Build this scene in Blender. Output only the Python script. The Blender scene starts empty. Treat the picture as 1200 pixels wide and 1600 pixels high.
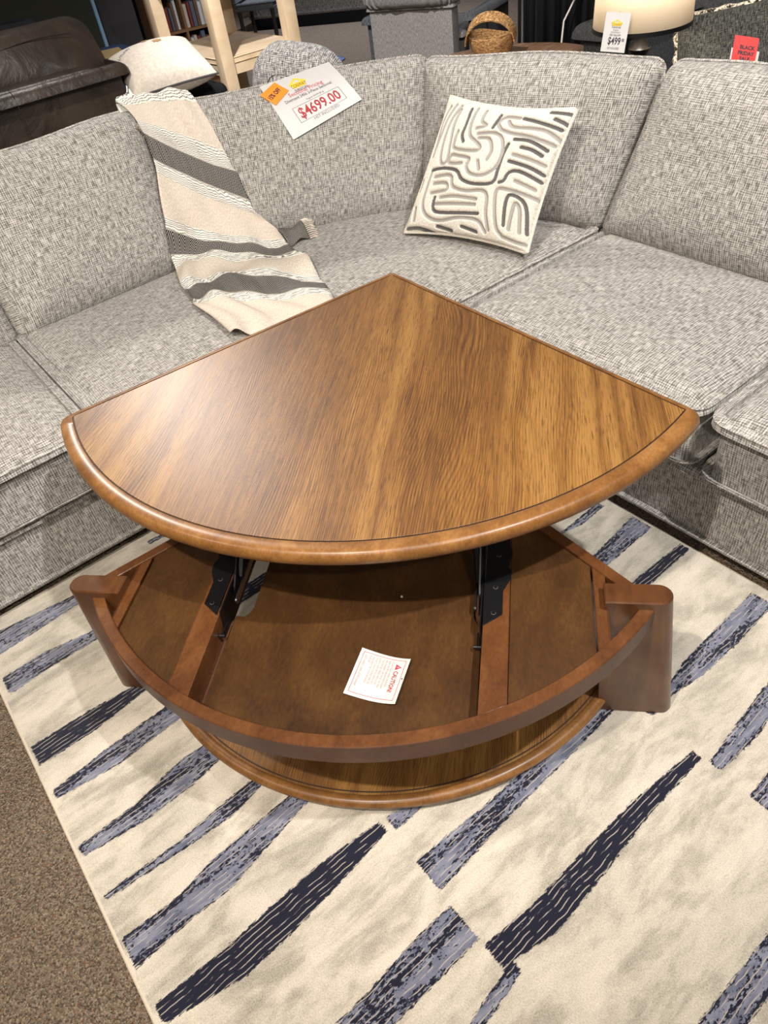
import bpy, bmesh, math, random
import numpy as np
from mathutils import Vector, Matrix
from mathutils.bvhtree import BVHTree
random.seed(7); np.random.seed(7)
sc = bpy.context.scene
C = sc.collection

# ---------------------------------------------------------------- camera, exposure
cam_d = bpy.data.cameras.new('camera'); cam = bpy.data.objects.new('camera', cam_d); C.objects.link(cam)
cam_d.sensor_fit = 'VERTICAL'; cam_d.sensor_height = 36.0; cam_d.lens = 1127.68/1600*36
cam_d.clip_start = 0.05; cam_d.clip_end = 100
FW, RT, UP = Vector((-0.621004, 0.391067, -0.67928)), Vector((0.62335, 0.7718, -0.12554)), Vector((-0.475173, 0.50139, 0.723062))
m4 = Matrix((RT, UP, -FW)).transposed().to_4x4(); m4.translation = (0, 0, 1.65)
cam.matrix_world = m4
sc.camera = cam
sc.view_settings.view_transform = 'Standard'; sc.view_settings.look = 'None'
sc.view_settings.gamma = 1.0; sc.view_settings.use_curve_mapping = False
sc.view_settings.exposure = 0.0

# ---------------------------------------------------------------- light: dim showroom air, ceiling track spots, plus added fill spots
w = bpy.data.worlds.new('world'); sc.world = w; w.use_nodes = True
w.node_tree.nodes['Background'].inputs[0].default_value = (1.0, 0.93, 0.86, 1)
w.node_tree.nodes['Background'].inputs[1].default_value = 0.125
def spot(name, loc, target, power, col=(1, .9, .78), size=70, blend=.6, rad=.05):
    l = bpy.data.lights.new(name, 'SPOT'); l.energy = power; l.color = col
    l.spot_size = math.radians(size); l.spot_blend = blend; l.shadow_soft_size = rad
    o = bpy.data.objects.new(name, l); C.objects.link(o); o.location = loc
    o.rotation_euler = (Vector(target)-Vector(loc)).to_track_quat('-Z', 'Y').to_euler()
    return o
spot('track_or_fill_spot', (-0.30, -0.80, 3.3), (-1.1, .8, 0), 370, (1, .91, .79), 100, .7, .035)
spot('track_or_fill_spot', (0.6, 1.0, 3.3), (-1.5, 1.9, .5), 390, (1, .97, .94), 80, .6, .035)
spot('track_or_fill_spot', (-5.6, 1.6, 3.3), (-1.9, 1.0, .6), 430, (1, .94, .87), 60, .7, .12)
spot('track_or_fill_spot', (-2.2, -1.8, 3.3), (-1.8, .6, .3), 100, (1, .90, .78), 80, .6, .035)
spot('track_or_fill_spot', (1.0, -1.9, 2.9), (-1.7, 1.1, .2), 120, (1, .92, .82), 75, .7, .035)  # added fill, brightens the front faces of both sofa bases
spot('track_or_fill_spot', (1.5, -.1, 3.2), (-2.0, .2, .25), 130, (1, .93, .84), 50, .7, .035)  # another added fill, aimed at the left sofa base
spot('track_or_fill_spot', (-3.2, 1.3, 3.3), (-5.1, 4.2, .4), 700, (.97, .96, 1), 70, .8)  # put in to lift the recliner back, no fixture known here
spot('track_or_fill_spot', (-1.2, 1.9, 3.3), (-2.0, 3.0, .9), 120, (1, .95, .88), 70, .8)  # extra spot added to brighten the lamp shade
spot('track_or_fill_spot', (-2.6, .8, 3.3), (-4.5, 1.6, .9), 200, (1, .95, .88), 60, .8)  # added to light the leaf pillow and leather sofa
spot('track_or_fill_spot', (-8.2, 6.0, 3.3), (-8, 5.2, 0), 600, (.75, .83, 1), 110, .8)

# ---------------------------------------------------------------- node helpers
class NT:
    def __init__(s, name, rough=.6, spec=.5, coat=0):
        s.m = bpy.data.materials.new(name); s.m.use_nodes = True; s.t = s.m.node_tree
        s.b = s.t.nodes['Principled BSDF']; s.b.inputs['Roughness'].default_value = rough
        s.b.inputs['Specular IOR Level'].default_value = spec; s.b.inputs['Coat Weight'].default_value = coat
        s.b.inputs['Coat Roughness'].default_value = .25
    def n(s, typ, **kw):
        nd = s.t.nodes.new(typ)
        for k, v in kw.items():
            if k in nd.inputs: s.set(nd.inputs[k], v)
            else: setattr(nd, k, v)
        return nd
    def set(s, inp, v):
        if isinstance(v, bpy.types.NodeSocket): s.t.links.new(v, inp)
        else: inp.default_value = v
    def vec(s, kind, scale):
        if kind.startswith('attr:'): o = s.n('ShaderNodeAttribute', attribute_name=kind[5:]).outputs['Vector']
        else: o = s.n('ShaderNodeTexCoord').outputs[kind]
        return s._mul(o, scale)
    def _mul(s, o, sc_):
        nd = s.t.nodes.new('ShaderNodeVectorMath'); nd.operation = 'MULTIPLY'
        s.t.links.new(o, nd.inputs[0]); nd.inputs[1].default_value = sc_; return nd.outputs[0]
    def noise(s, vec, scale=1, detail=2, rough=.5, dist=0):
        nd = s.t.nodes.new('ShaderNodeTexNoise'); s.set(nd.inputs['Vector'], vec); nd.inputs['Scale'].default_value = scale
        nd.inputs['Detail'].default_value = detail; nd.inputs['Roughness'].default_value = rough; nd.inputs['Distortion'].default_value = dist
        return nd.outputs[0]
    def math(s, op, a, b=0.0, c=None, clamp=False):
        nd = s.t.nodes.new('ShaderNodeMath'); nd.operation = op; nd.use_clamp = clamp
        s.set(nd.inputs[0], a); s.set(nd.inputs[1], b)
        if c is not None: s.set(nd.inputs[2], c)
        return nd.outputs[0]
    def ramp(s, fac, stops, interp='LINEAR'):
        nd = s.t.nodes.new('ShaderNodeValToRGB'); nd.color_ramp.interpolation = interp
        e = nd.color_ramp.elements
        while len(e) < len(stops): e.new(.5)
        for el, (p, c) in zip(e, stops): el.position = p; el.color = (*c, 1) if len(c) == 3 else c
        s.set(nd.inputs[0], fac); return nd.outputs[0]
    def mix(s, fac, a, b, blend='MIX'):
        nd = s.t.nodes.new('ShaderNodeMix'); nd.data_type = 'RGBA'; nd.blend_type = blend
        for i, v in ((0, fac), (6, a), (7, b)):
            if isinstance(v, tuple): v = (*v, 1) if len(v) == 3 else v
            s.set(nd.inputs[i], v)
        return nd.outputs[2]
    def smooth(s, x, lo, hi):
        nd = s.t.nodes.new('ShaderNodeMapRange'); nd.interpolation_type = 'SMOOTHSTEP'
        s.set(nd.inputs[0], x); nd.inputs[1].default_value = lo; nd.inputs[2].default_value = hi; return nd.outputs[0]
    def attr(s, name): return s.n('ShaderNodeAttribute', attribute_name=name).outputs['Fac']
    def color(s, c): s.set(s.b.inputs['Base Color'], (*c, 1) if isinstance(c, tuple) and len(c) == 3 else c); return s
    def rough(s, v): s.set(s.b.inputs['Roughness'], v); return s
    def bump(s, h, strength=.3, dist=.002):
        nd = s.t.nodes.new('ShaderNodeBump'); nd.inputs['Strength'].default_value = strength
        nd.inputs['Distance'].default_value = dist; s.set(nd.inputs['Height'], h)
        s.t.links.new(nd.outputs[0], s.b.inputs['Normal']); return s
def plain(name, col, rough=.6, metal=0, spec=.5, noise=0, nscale=40, coords='Object'):
    k = NT(name, rough, spec); k.b.inputs['Metallic'].default_value = metal
    v = k.vec(coords, (1, 1, 1)); n = k.noise(v, nscale, 3)
    a = max(noise, .06)
    k.color(k.mix(n, tuple(c*(1-a) for c in col), tuple(min(1, c*(1+a)) for c in col)))
    if noise > .1: k.bump(n, .2, .001)
    return k.m
def tweed(name, dark, mid, light, su=1.0, bump=.5, contrast=1.0):
    k = NT(name, .95, .15)
    A = k.noise(k.vec('UV', (230*su, 34*su, 1)), 1, 1, .5)
    B = k.noise(k.vec('UV', (42*su, 230*su, 1)), 1, 1, .5)
    L = k.noise(k.vec('UV', (4, 4, 1)), 1, 3, .6)
    x = k.t.nodes.new('ShaderNodeSeparateXYZ'); k.t.links.new(k.vec('UV', (1, 1, 1)), x.inputs[0])
    wob = k.math('MULTIPLY', L, 9)
    U = k.math('ABSOLUTE', k.math('SINE', k.math('ADD', k.math('MULTIPLY', x.outputs[0], math.pi*su/.0068), wob)))
    V = k.math('ABSOLUTE', k.math('SINE', k.math('ADD', k.math('MULTIPLY', x.outputs[1], math.pi*su/.0062), wob)))
    weave = k.math('ADD', k.math('MULTIPLY', k.math('SUBTRACT', U, .64), .17), k.math('MULTIPLY', k.math('SUBTRACT', V, .64), .14))
    f = k.math('ADD', k.math('MULTIPLY', A, .62), k.math('MULTIPLY', B, .42))
    f = k.math('ADD', k.math('ADD', f, weave), k.math('MULTIPLY', k.math('SUBTRACT', L, .5), .06))
    s_ = .175/contrast
    c = k.ramp(f, [(.52-s_, dark), (.52-s_*.2, mid), (.52+s_*.55, light), (.52+s_*1.6, tuple(min(1, x_*1.25) for x_ in light))])
    k.color(c); k.bump(f, bump, .003)
    k.b.inputs['Sheen Weight'].default_value = .1
    return k.m
M = {}
M['tweed'] = tweed('grey_tweed', (.115, .104, .090), (.265, .249, .228), (.475, .455, .428))
M['pipe'] = tweed('grey_tweed_piping', (.120, .108, .095), (.290, .270, .248), (.500, .480, .450))
M['char'] = tweed('charcoal_tweed', (.010, .010, .011), (.035, .036, .036), (.13, .13, .11), 1.2)
M['slate'] = tweed('slate_tweed', (.03, .032, .035), (.07, .073, .078), (.13, .132, .135), 1.4)
M['pepper'] = tweed('pepper_tweed', (.035, .033, .031), (.12, .115, .105), (.33, .31, .28), .8)
M['taupe'] = tweed('taupe_fabric', (.13, .12, .108), (.23, .213, .195), (.34, .315, .29), 1.3)
M['black'] = plain('black_metal', (.008, .008, .009), .38, .3, .5)
M['darkwood'] = plain('black_wood', (.012, .010, .009), .4)
M['blackcloth'] = plain('black_cloth', (.008, .008, .009), .9, 0, .2)
M['steel'] = plain('bright_steel', (.62, .62, .63), .25, 1)
M['white'] = plain('white_paper', (.60, .585, .58), .45)
M['card'] = plain('white_card', (.62, .60, .565), .5)
M['orange'] = plain('orange_paper', (1.0, .27, .01), .6)
M['redp'] = plain('red_paper', (.66, .022, .022), .35)
M['redink'] = plain('dark_red_ink', (.38, .012, .018), .6)
M['pinkink'] = plain('faded_red_ink', (.50, .12, .13), .6)
M['paleink'] = plain('pale_red_ink', (.45, .14, .13), .6)
M['redmark'] = plain('red_mark_ink', (.80, .03, .06), .6)
M['ink'] = plain('black_ink', (.02, .018, .03), .6)
M['greyink'] = plain('grey_ink', (.13, .12, .12), .6)
M['yellow'] = plain('yellow_ink', (.88, .60, .03), .6)
M['blue'] = plain('blue_cloth', (.016, .035, .10), .8, 0, .3, .15, 12)
M['bluefilm'] = plain('blue_film', (.12, .18, .34), .25)
M['greenpanel'] = plain('olive_panel', (.030, .032, .022), .7)
M['paleblue'] = plain('pale_blue_trim', (.25, .42, .62), .5)
M['greypanel'] = plain('grey_panel', (.06, .058, .062), .8)
M['navytuft'] = plain('navy_leather', (.012, .014, .020), .35, 0, .5)
M['tan'] = plain('tan_board', (.42, .30, .12), .6)
M['wallpaint'] = plain('dark_wall_paint', (.16, .15, .14), .9)
M['bookwood'] = plain('bookcase_wood', (.24, .12, .05), .6)
def wood_plain(name, c1, c2, c3, rough=.32, gx=30, gy=3, fine=(260, 12), coat=.25, rot=None):
    k = NT(name, rough, .4, coat)
    v = k.vec('Object', (gx, gy, gy)); n1 = k.noise(v, 1, 4, .6, .6)
    n2 = k.noise(k.vec('Object', (fine[0], fine[1], fine[1])), 1, 2, .6)
    n3 = k.noise(k.vec('Object', (3, 3, 3)), 1, 3, .6)
    f = k.math('ADD', k.math('MULTIPLY', n1, .5), k.math('MULTIPLY', n2, .25)); f = k.math('ADD', f, k.math('MULTIPLY', n3, .25))
    k.color(k.ramp(f, [(.36, c1), (.5, c2), (.64, c3)])); k.bump(n2, .06, .0006)
    return k.m
M['tray'] = wood_plain('stained_tray_board', (.034, .014, .0045), (.062, .026, .007), (.096, .043, .011), .42, 9, 5, (170, 60), .12)
M['rim'] = wood_plain('walnut_rim', (.068, .024, .008), (.112, .041, .013), (.165, .066, .021), .33, 12, 9, (170, 90), .25)
M['apron'] = wood_plain('walnut_rim_face', (.055, .022, .011), (.082, .034, .017), (.110, .048, .024), .45, 12, 9, (170, 90), .1)
M['leg'] = wood_plain('walnut_leg', (.058, .021, .007), (.098, .037, .012), (.150, .060, .020), .33, 9, 9, (60, 9), .25)
M['mould'] = wood_plain('honey_oak_moulding', (.115, .045, .012), (.200, .085, .021), (.300, .143, .043), .40, 14, 14, (230, 120), .18)
M['groove'] = plain('dark_groove', (.018, .008, .004), .6)
M['pale'] = wood_plain('blond_ash', (.50, .36, .21), (.62, .47, .30), (.72, .57, .39), .5, 12, 3, (160, 10), 0)
M['round'] = wood_plain('brown_table_wood', (.10, .05, .028), (.19, .105, .06), (.30, .19, .12), .4, 12, 3, (120, 12), .2)
# oak veneer: growth figure + pores, along local Y
def oak(name, gain=1.0):
    k = NT(name, .42, .45, .35); k.b.inputs['Coat Roughness'].default_value = .42
    warp = k.noise(k.vec('Object', (2.6, .55, 1)), 1, 2.5, .5)
    x = k.t.nodes.new('ShaderNodeSeparateXYZ'); k.t.links.new(k.vec('Object', (1, 1, 1)), x.inputs[0])
    ph = k.math('ADD', k.math('MULTIPLY', x.outputs[0], 40), k.math('MULTIPLY', warp, 16))
    ring = k.math('ABSOLUTE', k.math('SINE', ph))
    ring2 = k.math('ABSOLUTE', k.math('SINE', k.math('ADD', k.math('MULTIPLY', x.outputs[0], 640), k.math('MULTIPLY', warp, 230))))
    pores = k.noise(k.vec('Object', (300, 7, 1)), 1, 3, .7, .15)
    pores2 = k.noise(k.vec('Object', (520, 22, 1)), 1, 2, .6)
    blot = k.noise(k.vec('Object', (7, 2.2, 1)), 1, 3, .55)
    f = k.math('ADD', k.math('MULTIPLY', ring, k.math('MULTIPLY', k.smooth(k.noise(k.vec('Object', (4.5, .6, 1)), 1, 1), .46, .60), .17)), k.math('MULTIPLY', ring2, .135))
    f = k.math('ADD', f, k.math('MULTIPLY', pores, .47)); f = k.math('ADD', f, k.math('MULTIPLY', k.math('ADD', k.math('MULTIPLY', k.math('SUBTRACT', blot, .5), .68), .5), .38))
    c = k.ramp(f, [(.36, tuple(g*gain for g in (.075, .031, .008))), (.48, tuple(g*gain for g in (.165, .067, .014))), (.58, tuple(g*gain for g in (.260, .116, .024))), (.72, tuple(g*gain for g in (.370, .188, .048)))])
    dk = k.smooth(pores2, .54, .64)
    c = k.mix(k.math('MULTIPLY', dk, .60), c, (.05, .018, .006))
    # a few dark knots
    kn = k.t.nodes.new('ShaderNodeTexVoronoi'); kn.inputs['Scale'].default_value = 1; k.t.links.new(k.vec('Object', (2.6, 2.1, 1)), kn.inputs['Vector'])
    kd = k.smooth(kn.outputs[0], .13, .02)
    c = k.mix(k.math('MULTIPLY', kd, .75), c, (.07, .022, .007))
    k.color(c); k.bump(k.math('ADD', pores, k.math('MULTIPLY', ring2, .35)), .22, .0012)
    return k.m
M['oak'] = oak('oak_veneer', .80); 
# leather
k = NT('brown_leather', .38, .5); v = k.vec('Object', (1, 1, 1)); n = k.noise(v, 6, 4, .6, .5); n2 = k.noise(v, 220, 2)
k.color(k.ramp(n, [(.3, (.022, .015, .011)), (.7, (.055, .038, .028))])); k.bump(k.math('ADD', k.math('MULTIPLY', n, 1.0), k.math('MULTIPLY', n2, .05)), .5, .02); M['leather'] = k.m
M['leatherseam'] = plain('leather_seam', (.016, .011, .009), .6)
# acrylic
k = NT('clear_acrylic', .04); k.b.inputs['Transmission Weight'].default_value = 1; k.b.inputs['IOR'].default_value = 1.2; k.color((.97, .98, 1)); M['acrylic'] = k.m
# lamp shade
k = NT('cream_shade', .8, .2); k.b.inputs['Subsurface Weight'].default_value = 0
n = k.noise(k.vec('Object', (2, 2, .3)), 3, 2); k.color(k.ramp(n, [(.3, (.84, .74, .60)), (.7, (.90, .81, .68))])); 
tr_ = k.t.nodes.new('ShaderNodeBsdfTranslucent'); tr_.inputs[0].default_value = (1, .93, .82, 1); ms_ = k.t.nodes.new('ShaderNodeMixShader'); ms_.inputs[0].default_value = .45
k.t.links.new(k.b.outputs[0], ms_.inputs[1]); k.t.links.new(tr_.outputs[0], ms_.inputs[2]); k.t.links.new(ms_.outputs[0], k.t.nodes['Material Output'].inputs[0]); M['shade'] = k.m
# carpet
k = NT('flecked_brown_carpet', 1, .1); v = k.vec('Object', (1, 1, 1))
vo = k.t.nodes.new('ShaderNodeTexVoronoi'); vo.inputs['Scale'].default_value = 260; k.t.links.new(v, vo.inputs['Vector'])
cs = k.t.nodes.new('ShaderNodeSeparateColor'); k.t.links.new(vo.outputs['Color'], cs.inputs[0])
c = k.ramp(cs.outputs[0], [(0, (.07, .05, .038)), (.20, (.18, .132, .095)), (.46, (.30, .225, .162)), (.74, (.44, .345, .255)), (.90, (.24, .24, .21)), (.97, (.27, .11, .065))], 'CONSTANT')
c = k.mix(.35, c, k.ramp(k.noise(v, 500, 2), [(.35, (.08, .058, .040)), (.65, (.42, .32, .225))]))
k.color(c); k.bump(k.math('ADD', k.math('MULTIPLY', vo.outputs[0], 3), k.noise(v, 300, 2)), .8, .004); M['carpet'] = k.m
# rug
k = NT('striped_rug_pile', 1, .12); P_ = k.vec('Object', (1, 1, 1)); sd = k.attr('sd'); dkk = k.attr('dk')
k.b.inputs['Sheen Weight'].default_value = .2
edge = k.noise(k.vec('Object', (300, 60, 1)), 1, 3, .7)
sdn = k.math('ADD', sd, k.math('MULTIPLY', k.math('SUBTRACT', edge, .5), .020))
inside = k.smooth(sdn, -.0018, .0002)
xr = k.t.nodes.new('ShaderNodeSeparateXYZ'); k.t.links.new(P_, xr.inputs[0])
wob = k.noise(k.vec('Object', (5, 16, 1)), 1, 2, .5)
ln = k.math('PINGPONG', k.math('ADD', xr.outputs[0], k.math('MULTIPLY', wob, .013)), .0058)
brk = k.noise(k.vec('Object', (120, 22, 1)), 1, 2, .6)
thread = k.math('MULTIPLY', k.smooth(ln, .0015, .0005), k.smooth(brk, .44, .52))
grn = k.noise(k.vec('Object', (190, 75, 1)), 1, 2, .7)
tone = k.noise(k.vec('Object', (34, 5, 1)), 1, 2, .5)
blk = k.math('ADD', k.math('MULTIPLY', grn, 1.1), k.math('MULTIPLY', tone, 1.2)); blk = k.math('ADD', blk, k.math('MULTIPLY', dkk, .42))
blk = k.math('ADD', blk, k.math('MULTIPLY', k.smooth(sdn, .006, .0), .16))
navy = k.smooth(blk, 1.17, 1.24)
bl = k.ramp(k.noise(k.vec('Object', (60, 14, 1)), 1, 2), [(.3, (.115, .125, .185)), (.7, (.26, .27, .34))])
sc_ = k.mix(navy, bl, (.014, .015, .030))
sc_ = k.mix(k.math('MULTIPLY', thread, .85), sc_, (.46, .41, .35))
base = k.noise(k.vec('Object', (13, 4.2, 1)), 1, 6, .66, .4)
base2 = k.noise(k.vec('Object', (36, 16, 1)), 1, 3, .7)
blf = k.math('ADD', k.math('MULTIPLY', base, .78), k.math('MULTIPLY', base2, .22))
bc = k.ramp(blf, [(.38, (.33, .305, .255)), (.455, (.47, .43, .36)), (.505, (.61, .555, .47)), (.60, (.73, .66, .57))])
br = k.t.nodes.new('ShaderNodeTexBrick'); xs_ = k.t.nodes.new('ShaderNodeSeparateXYZ'); k.t.links.new(P_, xs_.inputs[0]); cb_ = k.t.nodes.new('ShaderNodeCombineXYZ')
k.t.links.new(xs_.outputs[1], cb_.inputs[0]); k.t.links.new(xs_.outputs[0], cb_.inputs[1]); k.t.links.new(cb_.outputs[0], br.inputs[0])
br.inputs['Scale'].default_value = 1; br.inputs['Mortar Size'].default_value = 0; br.inputs['Brick Width'].default_value = .62; br.inputs['Row Height'].default_value = .115
br.inputs['Color1'].default_value = (.86, .87, .86, 1); br.inputs['Color2'].default_value = (1.05, 1.04, 1.03, 1)
bc = k.mix(1.0, bc, br.outputs[0], 'MULTIPLY')
fine = k.noise(P_, 330, 2, .7)
bc = k.mix(.28, bc, k.ramp(fine, [(.35, (.22, .18, .13)), (.6, (.80, .72, .60))]))
k.color(k.mix(inside, bc, sc_)); k.bump(k.math('ADD', fine, k.math('MULTIPLY', inside, -.5)), .7, .004); M['rug'] = k.m
M['rugedge'] = plain('rug_binding', (.62, .54, .43), .95, 0, .2, .2, 300)
# throw : v (metres along) selects bands, attribute band = 0 cream, 1 wavy, 2 herringbone
k = NT('woven_throw', .95, .15); uvx = k.t.nodes.new('ShaderNodeSeparateXYZ'); k.t.links.new(k.vec('UV', (1, 1, 1)), uvx.inputs[0])
bw = k.attr('wavy'); bh = k.attr('herr'); u_, v_ = uvx.outputs[0], uvx.outputs[1]
crm = k.ramp(k.noise(k.vec('UV', (500, 120, 1)), 1, 2), [(.35, (.50, .43, .35)), (.65, (.74, .66, .57))])
tri = k.math('PINGPONG', u_, .019)
hb = k.math('SINE', k.math('MULTIPLY', k.math('ADD', v_, k.math('MULTIPLY', tri, 1.6)), 2*math.pi/.0085))
hbc = k.mix(k.smooth(hb, .45, .85), (.012, .012, .016), (.50, .47, .42))
wn = k.noise(k.vec('UV', (46, 10, 1)), 1, 1, .5)
wv = k.math('SINE', k.math('MULTIPLY', k.math('ADD', v_, k.math('MULTIPLY', wn, .018)), 2*math.pi/.010))
wvc = k.mix(k.smooth(wv, -.95, -.55), (.12, .12, .13), (.88, .84, .77))
cc = k.mix(bw, crm, wvc); cc = k.mix(bh, cc, hbc); k.color(cc)
k.bump(k.math('ADD', k.math('MULTIPLY', wv, bw), k.math('MULTIPLY', k.noise(k.vec('UV', (300, 300, 1)), 1, 2), .4)), .6, .003); M['throw'] = k.m
# tufted pillow
k = NT('tufted_cream_wool', 1, .1); g = k.attr('stroke'); d_ = k.attr('dark')
nn = k.noise(k.vec('UV', (190, 190, 1)), 1, 3, .7); gg = k.smooth(k.math('ADD', g, k.math('MULTIPLY', k.math('SUBTRACT', nn, .5), .9)), .38, .62)
cr = k.ramp(nn, [(.3, (.56, .50, .42)), (.6, (.84, .78, .69))])
st = k.mix(k.smooth(k.math('ADD', d_, k.math('MULTIPLY', k.math('SUBTRACT', k.noise(k.vec('UV', (9, 9, 1)), 1, 2), .5), 1.6)), .35, .65), (.36, .34, .32), (.075, .072, .078))
k.color(k.mix(k.math('MULTIPLY', gg, .9), cr, st)); k.bump(nn, .8, .004); M['pillow'] = k.m
k = NT('fringe_trim', 1, .1); n = k.noise(k.vec('Object', (90, 90, 90)), 1, 2); k.color(k.ramp(n, [(.40, (.02, .02, .02)), (.48, (.35, .28, .18)), (.55, (.72, .67, .58))])); M['trim'] = k.m
k = NT('woven_seagrass', .9, .2); n = k.noise(k.vec('Object', (60, 60, 160)), 1, 3, .6, 1); k.color(k.ramp(n, [(.35, (.10, .045, .014)), (.5, (.34, .18, .065)), (.65, (.52, .32, .14))])); k.bump(n, .8, .006); M['seagrass'] = k.m
k = NT('cream_linen', .95, .2); n = k.noise(k.vec('Object', (60, 60, 60)), 1, 3, .6); k.color(k.ramp(n, [(.35, (.62, .54, .45)), (.65, (.76, .68, .58))])); M['linen'] = k.m
M['leaf'] = plain('leaf_print', (.45, .26, .11), .9)
M['bluetext'] = plain('blue_thread', (.20, .24, .33), .9)

# ---------------------------------------------------------------- geometry helpers
def tag(o, label=None, cat=None, group=None, kind=None):
    if label: o['label'] = label
    if cat: o['category'] = cat
    if group: o['group'] = group
    if kind: o['kind'] = kind
    return o
def empty(name, loc=(0, 0, 0), rz=0, label=None, cat=None, group=None):
    o = bpy.data.objects.new(name, None); C.objects.link(o); o.location = loc; o.rotation_euler = (0, 0, rz); o.empty_display_size = .05
    return tag(o, label, cat, group)
class G:
    def __init__(s): s.loc = {}; s.v = []; s.f = []; s.uv = []; s.at = {}; s.mi = []; s.cur = 0
    def add(s, vs, fs, uvs=None):
        o = len(s.v); s.v += [tuple(v) for v in vs]; s.f += [tuple(i+o for i in f) for f in fs]
        s.uv += list(uvs) if uvs is not None else [None]*len(vs); s.mi += [s.cur]*len(fs)
        return s
    def build(s, name, mats, parent=None, smooth=True, loc=None, boxuv=True, sharp=40, faceuv=None):
        me = bpy.data.meshes.new(name); me.from_pydata(s.v, [], s.f); me.validate(); 
        for m_ in (mats if isinstance(mats, (list, tuple)) else [mats]): me.materials.append(m_)
        if len(s.mi) == len(me.polygons): me.polygons.foreach_set('material_index', s.mi)
        for k_, arr in s.at.items():
            a = me.attributes.new(k_, 'FLOAT', 'POINT'); a.data.foreach_set('value', arr)
        bm = bmesh.new(); bm.from_mesh(me); bmesh.ops.recalc_face_normals(bm, faces=bm.faces)
        uvl = bm.loops.layers.uv.new('UVMap')
        for f in bm.faces:
            lc = [s.loc.get(l.vert.index) for l in f.loops]
            n = f.normal
            if all(q is not None for q in lc) and len(lc) > 2:
                n = (Vector(lc[1])-Vector(lc[0])).cross(Vector(lc[-1])-Vector(lc[0]))
                if n.length < 1e-12: n = f.normal
            ax = max(range(3), key=lambda i: abs(n[i]))
            for l in f.loops:
                u = s.uv[l.vert.index] if l.vert.index < len(s.uv) else None
                if u is None:
                    c = l.vert.co if s.loc.get(l.vert.index) is None else Vector(s.loc[l.vert.index]); u = (c.x, c.y) if ax == 2 else ((c.x, c.z) if ax == 1 else (c.y, c.z))
                l[uvl].uv = u
            f.smooth = smooth
        if smooth and sharp:
            for e in bm.edges:
                if len(e.link_faces) == 2 and e.calc_face_angle(0) > math.radians(sharp): e.smooth = False
        bm.to_mesh(me); bm.free()
        o = bpy.data.objects.new(name, me); C.objects.link(o)
        if parent: o.parent = parent
        if loc: o.location = loc
        return o
def box(g, x0, x1, y0, y1, z0, z1, b=0):
    if b <= 0:
        vs = [(x, y, z) for z in (z0, z1) for x, y in ((x0, y0), (x1, y0), (x1, y1), (x0, y1))]
        return g.add(vs, [(0, 3, 2, 1), (4, 5, 6, 7), (0, 1, 5, 4), (1, 2, 6, 5), (2, 3, 7, 6), (3, 0, 4, 7)])
    return slab(g, rrect(x0, x1, y0, y1, b, 3), z0, z1, b*.7)
def rrect(x0, x1, y0, y1, r, n=5, bow=0, seg=1):
    pts = []
    for cx, cy, a0 in ((x1-r, y0+r, -90), (x1-r, y1-r, 0), (x0+r, y1-r, 90), (x0+r, y0+r, 180)):
        for i in range(n+1):
            a = math.radians(a0+90*i/n); pts.append((cx+r*math.cos(a), cy+r*math.sin(a)))
    if seg > 1: pts = subdiv(pts, seg)
    if bow:
        w_, h_ = (x1-x0)/2, (y1-y0)/2; cx, cy = (x0+x1)/2, (y0+y1)/2
        pts = [(cx+(x-cx)*(1+bow*(1-((y-cy)/h_)**2)/w_*1.0), cy+(y-cy)*(1+bow*(1-((x-cx)/w_)**2)/h_)) for x, y in pts]
    return pts
def subdiv(pts, maxlen):
    out = []
    n = len(pts)
    for i in range(n):
        a, b = np.array(pts[i], float), np.array(pts[(i+1) % n], float); L = np.linalg.norm(b-a)
        m = max(1, int(math.ceil(L/maxlen))) if maxlen < 1 else 1
        for j in range(m): out.append(tuple(a+(b-a)*j/m))
    return out
def roundpoly(pts, rs, n=5, maxlen=None):
    out = []; N = len(pts)
    for i in range(N):
        p = np.array(pts[i], float); a = np.array(pts[i-1], float); b = np.array(pts[(i+1) % N], float)
        r = rs[i] if isinstance(rs, (list, tuple)) else rs
        if r <= 0: out.append(tuple(p)); continue
        da = (a-p)/np.linalg.norm(a-p); db = (b-p)/np.linalg.norm(b-p)
        p1, p2 = p+da*r, p+db*r
        for j in range(n+1):
            t = j/n; out.append(tuple((1-t)**2*p1+2*t*(1-t)*p+t*t*p2))
    return subdiv(out, maxlen) if maxlen else out
def inset(pts, d):
    P = np.array(pts, float); a = P-np.roll(P, 1, 0); b = np.roll(P, -1, 0)-P
    def nr(v): L = np.linalg.norm(v, axis=1, keepdims=True); L[L == 0] = 1; return v/L
    a, b = nr(a), nr(b); na = np.c_[-a[:, 1], a[:, 0]]; nb = np.c_[-b[:, 1], b[:, 0]]
    n = na+nb; L = np.maximum((n*n).sum(1, keepdims=True)/2, .35); 
    area = (P[:, 0]*np.roll(P[:, 1], -1)-np.roll(P[:, 0], -1)*P[:, 1]).sum()
    return [tuple(q) for q in P+n/L*d*(1 if area > 0 else -1)]
def rings(g, R, close=(True, True)):
    n = len(R[0]); vs = [p for r in R for p in r]; fs = []
    for k_ in range(len(R)-1):
        for i in range(n):
            j = (i+1) % n; fs.append((k_*n+i, k_*n+j, (k_+1)*n+j, (k_+1)*n+i))
    if close[0]: fs.append(tuple(range(n))[::-1])
    if close[1]: fs.append(tuple(range((len(R)-1)*n, len(R)*n)))
    return g.add(vs, fs)
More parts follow.
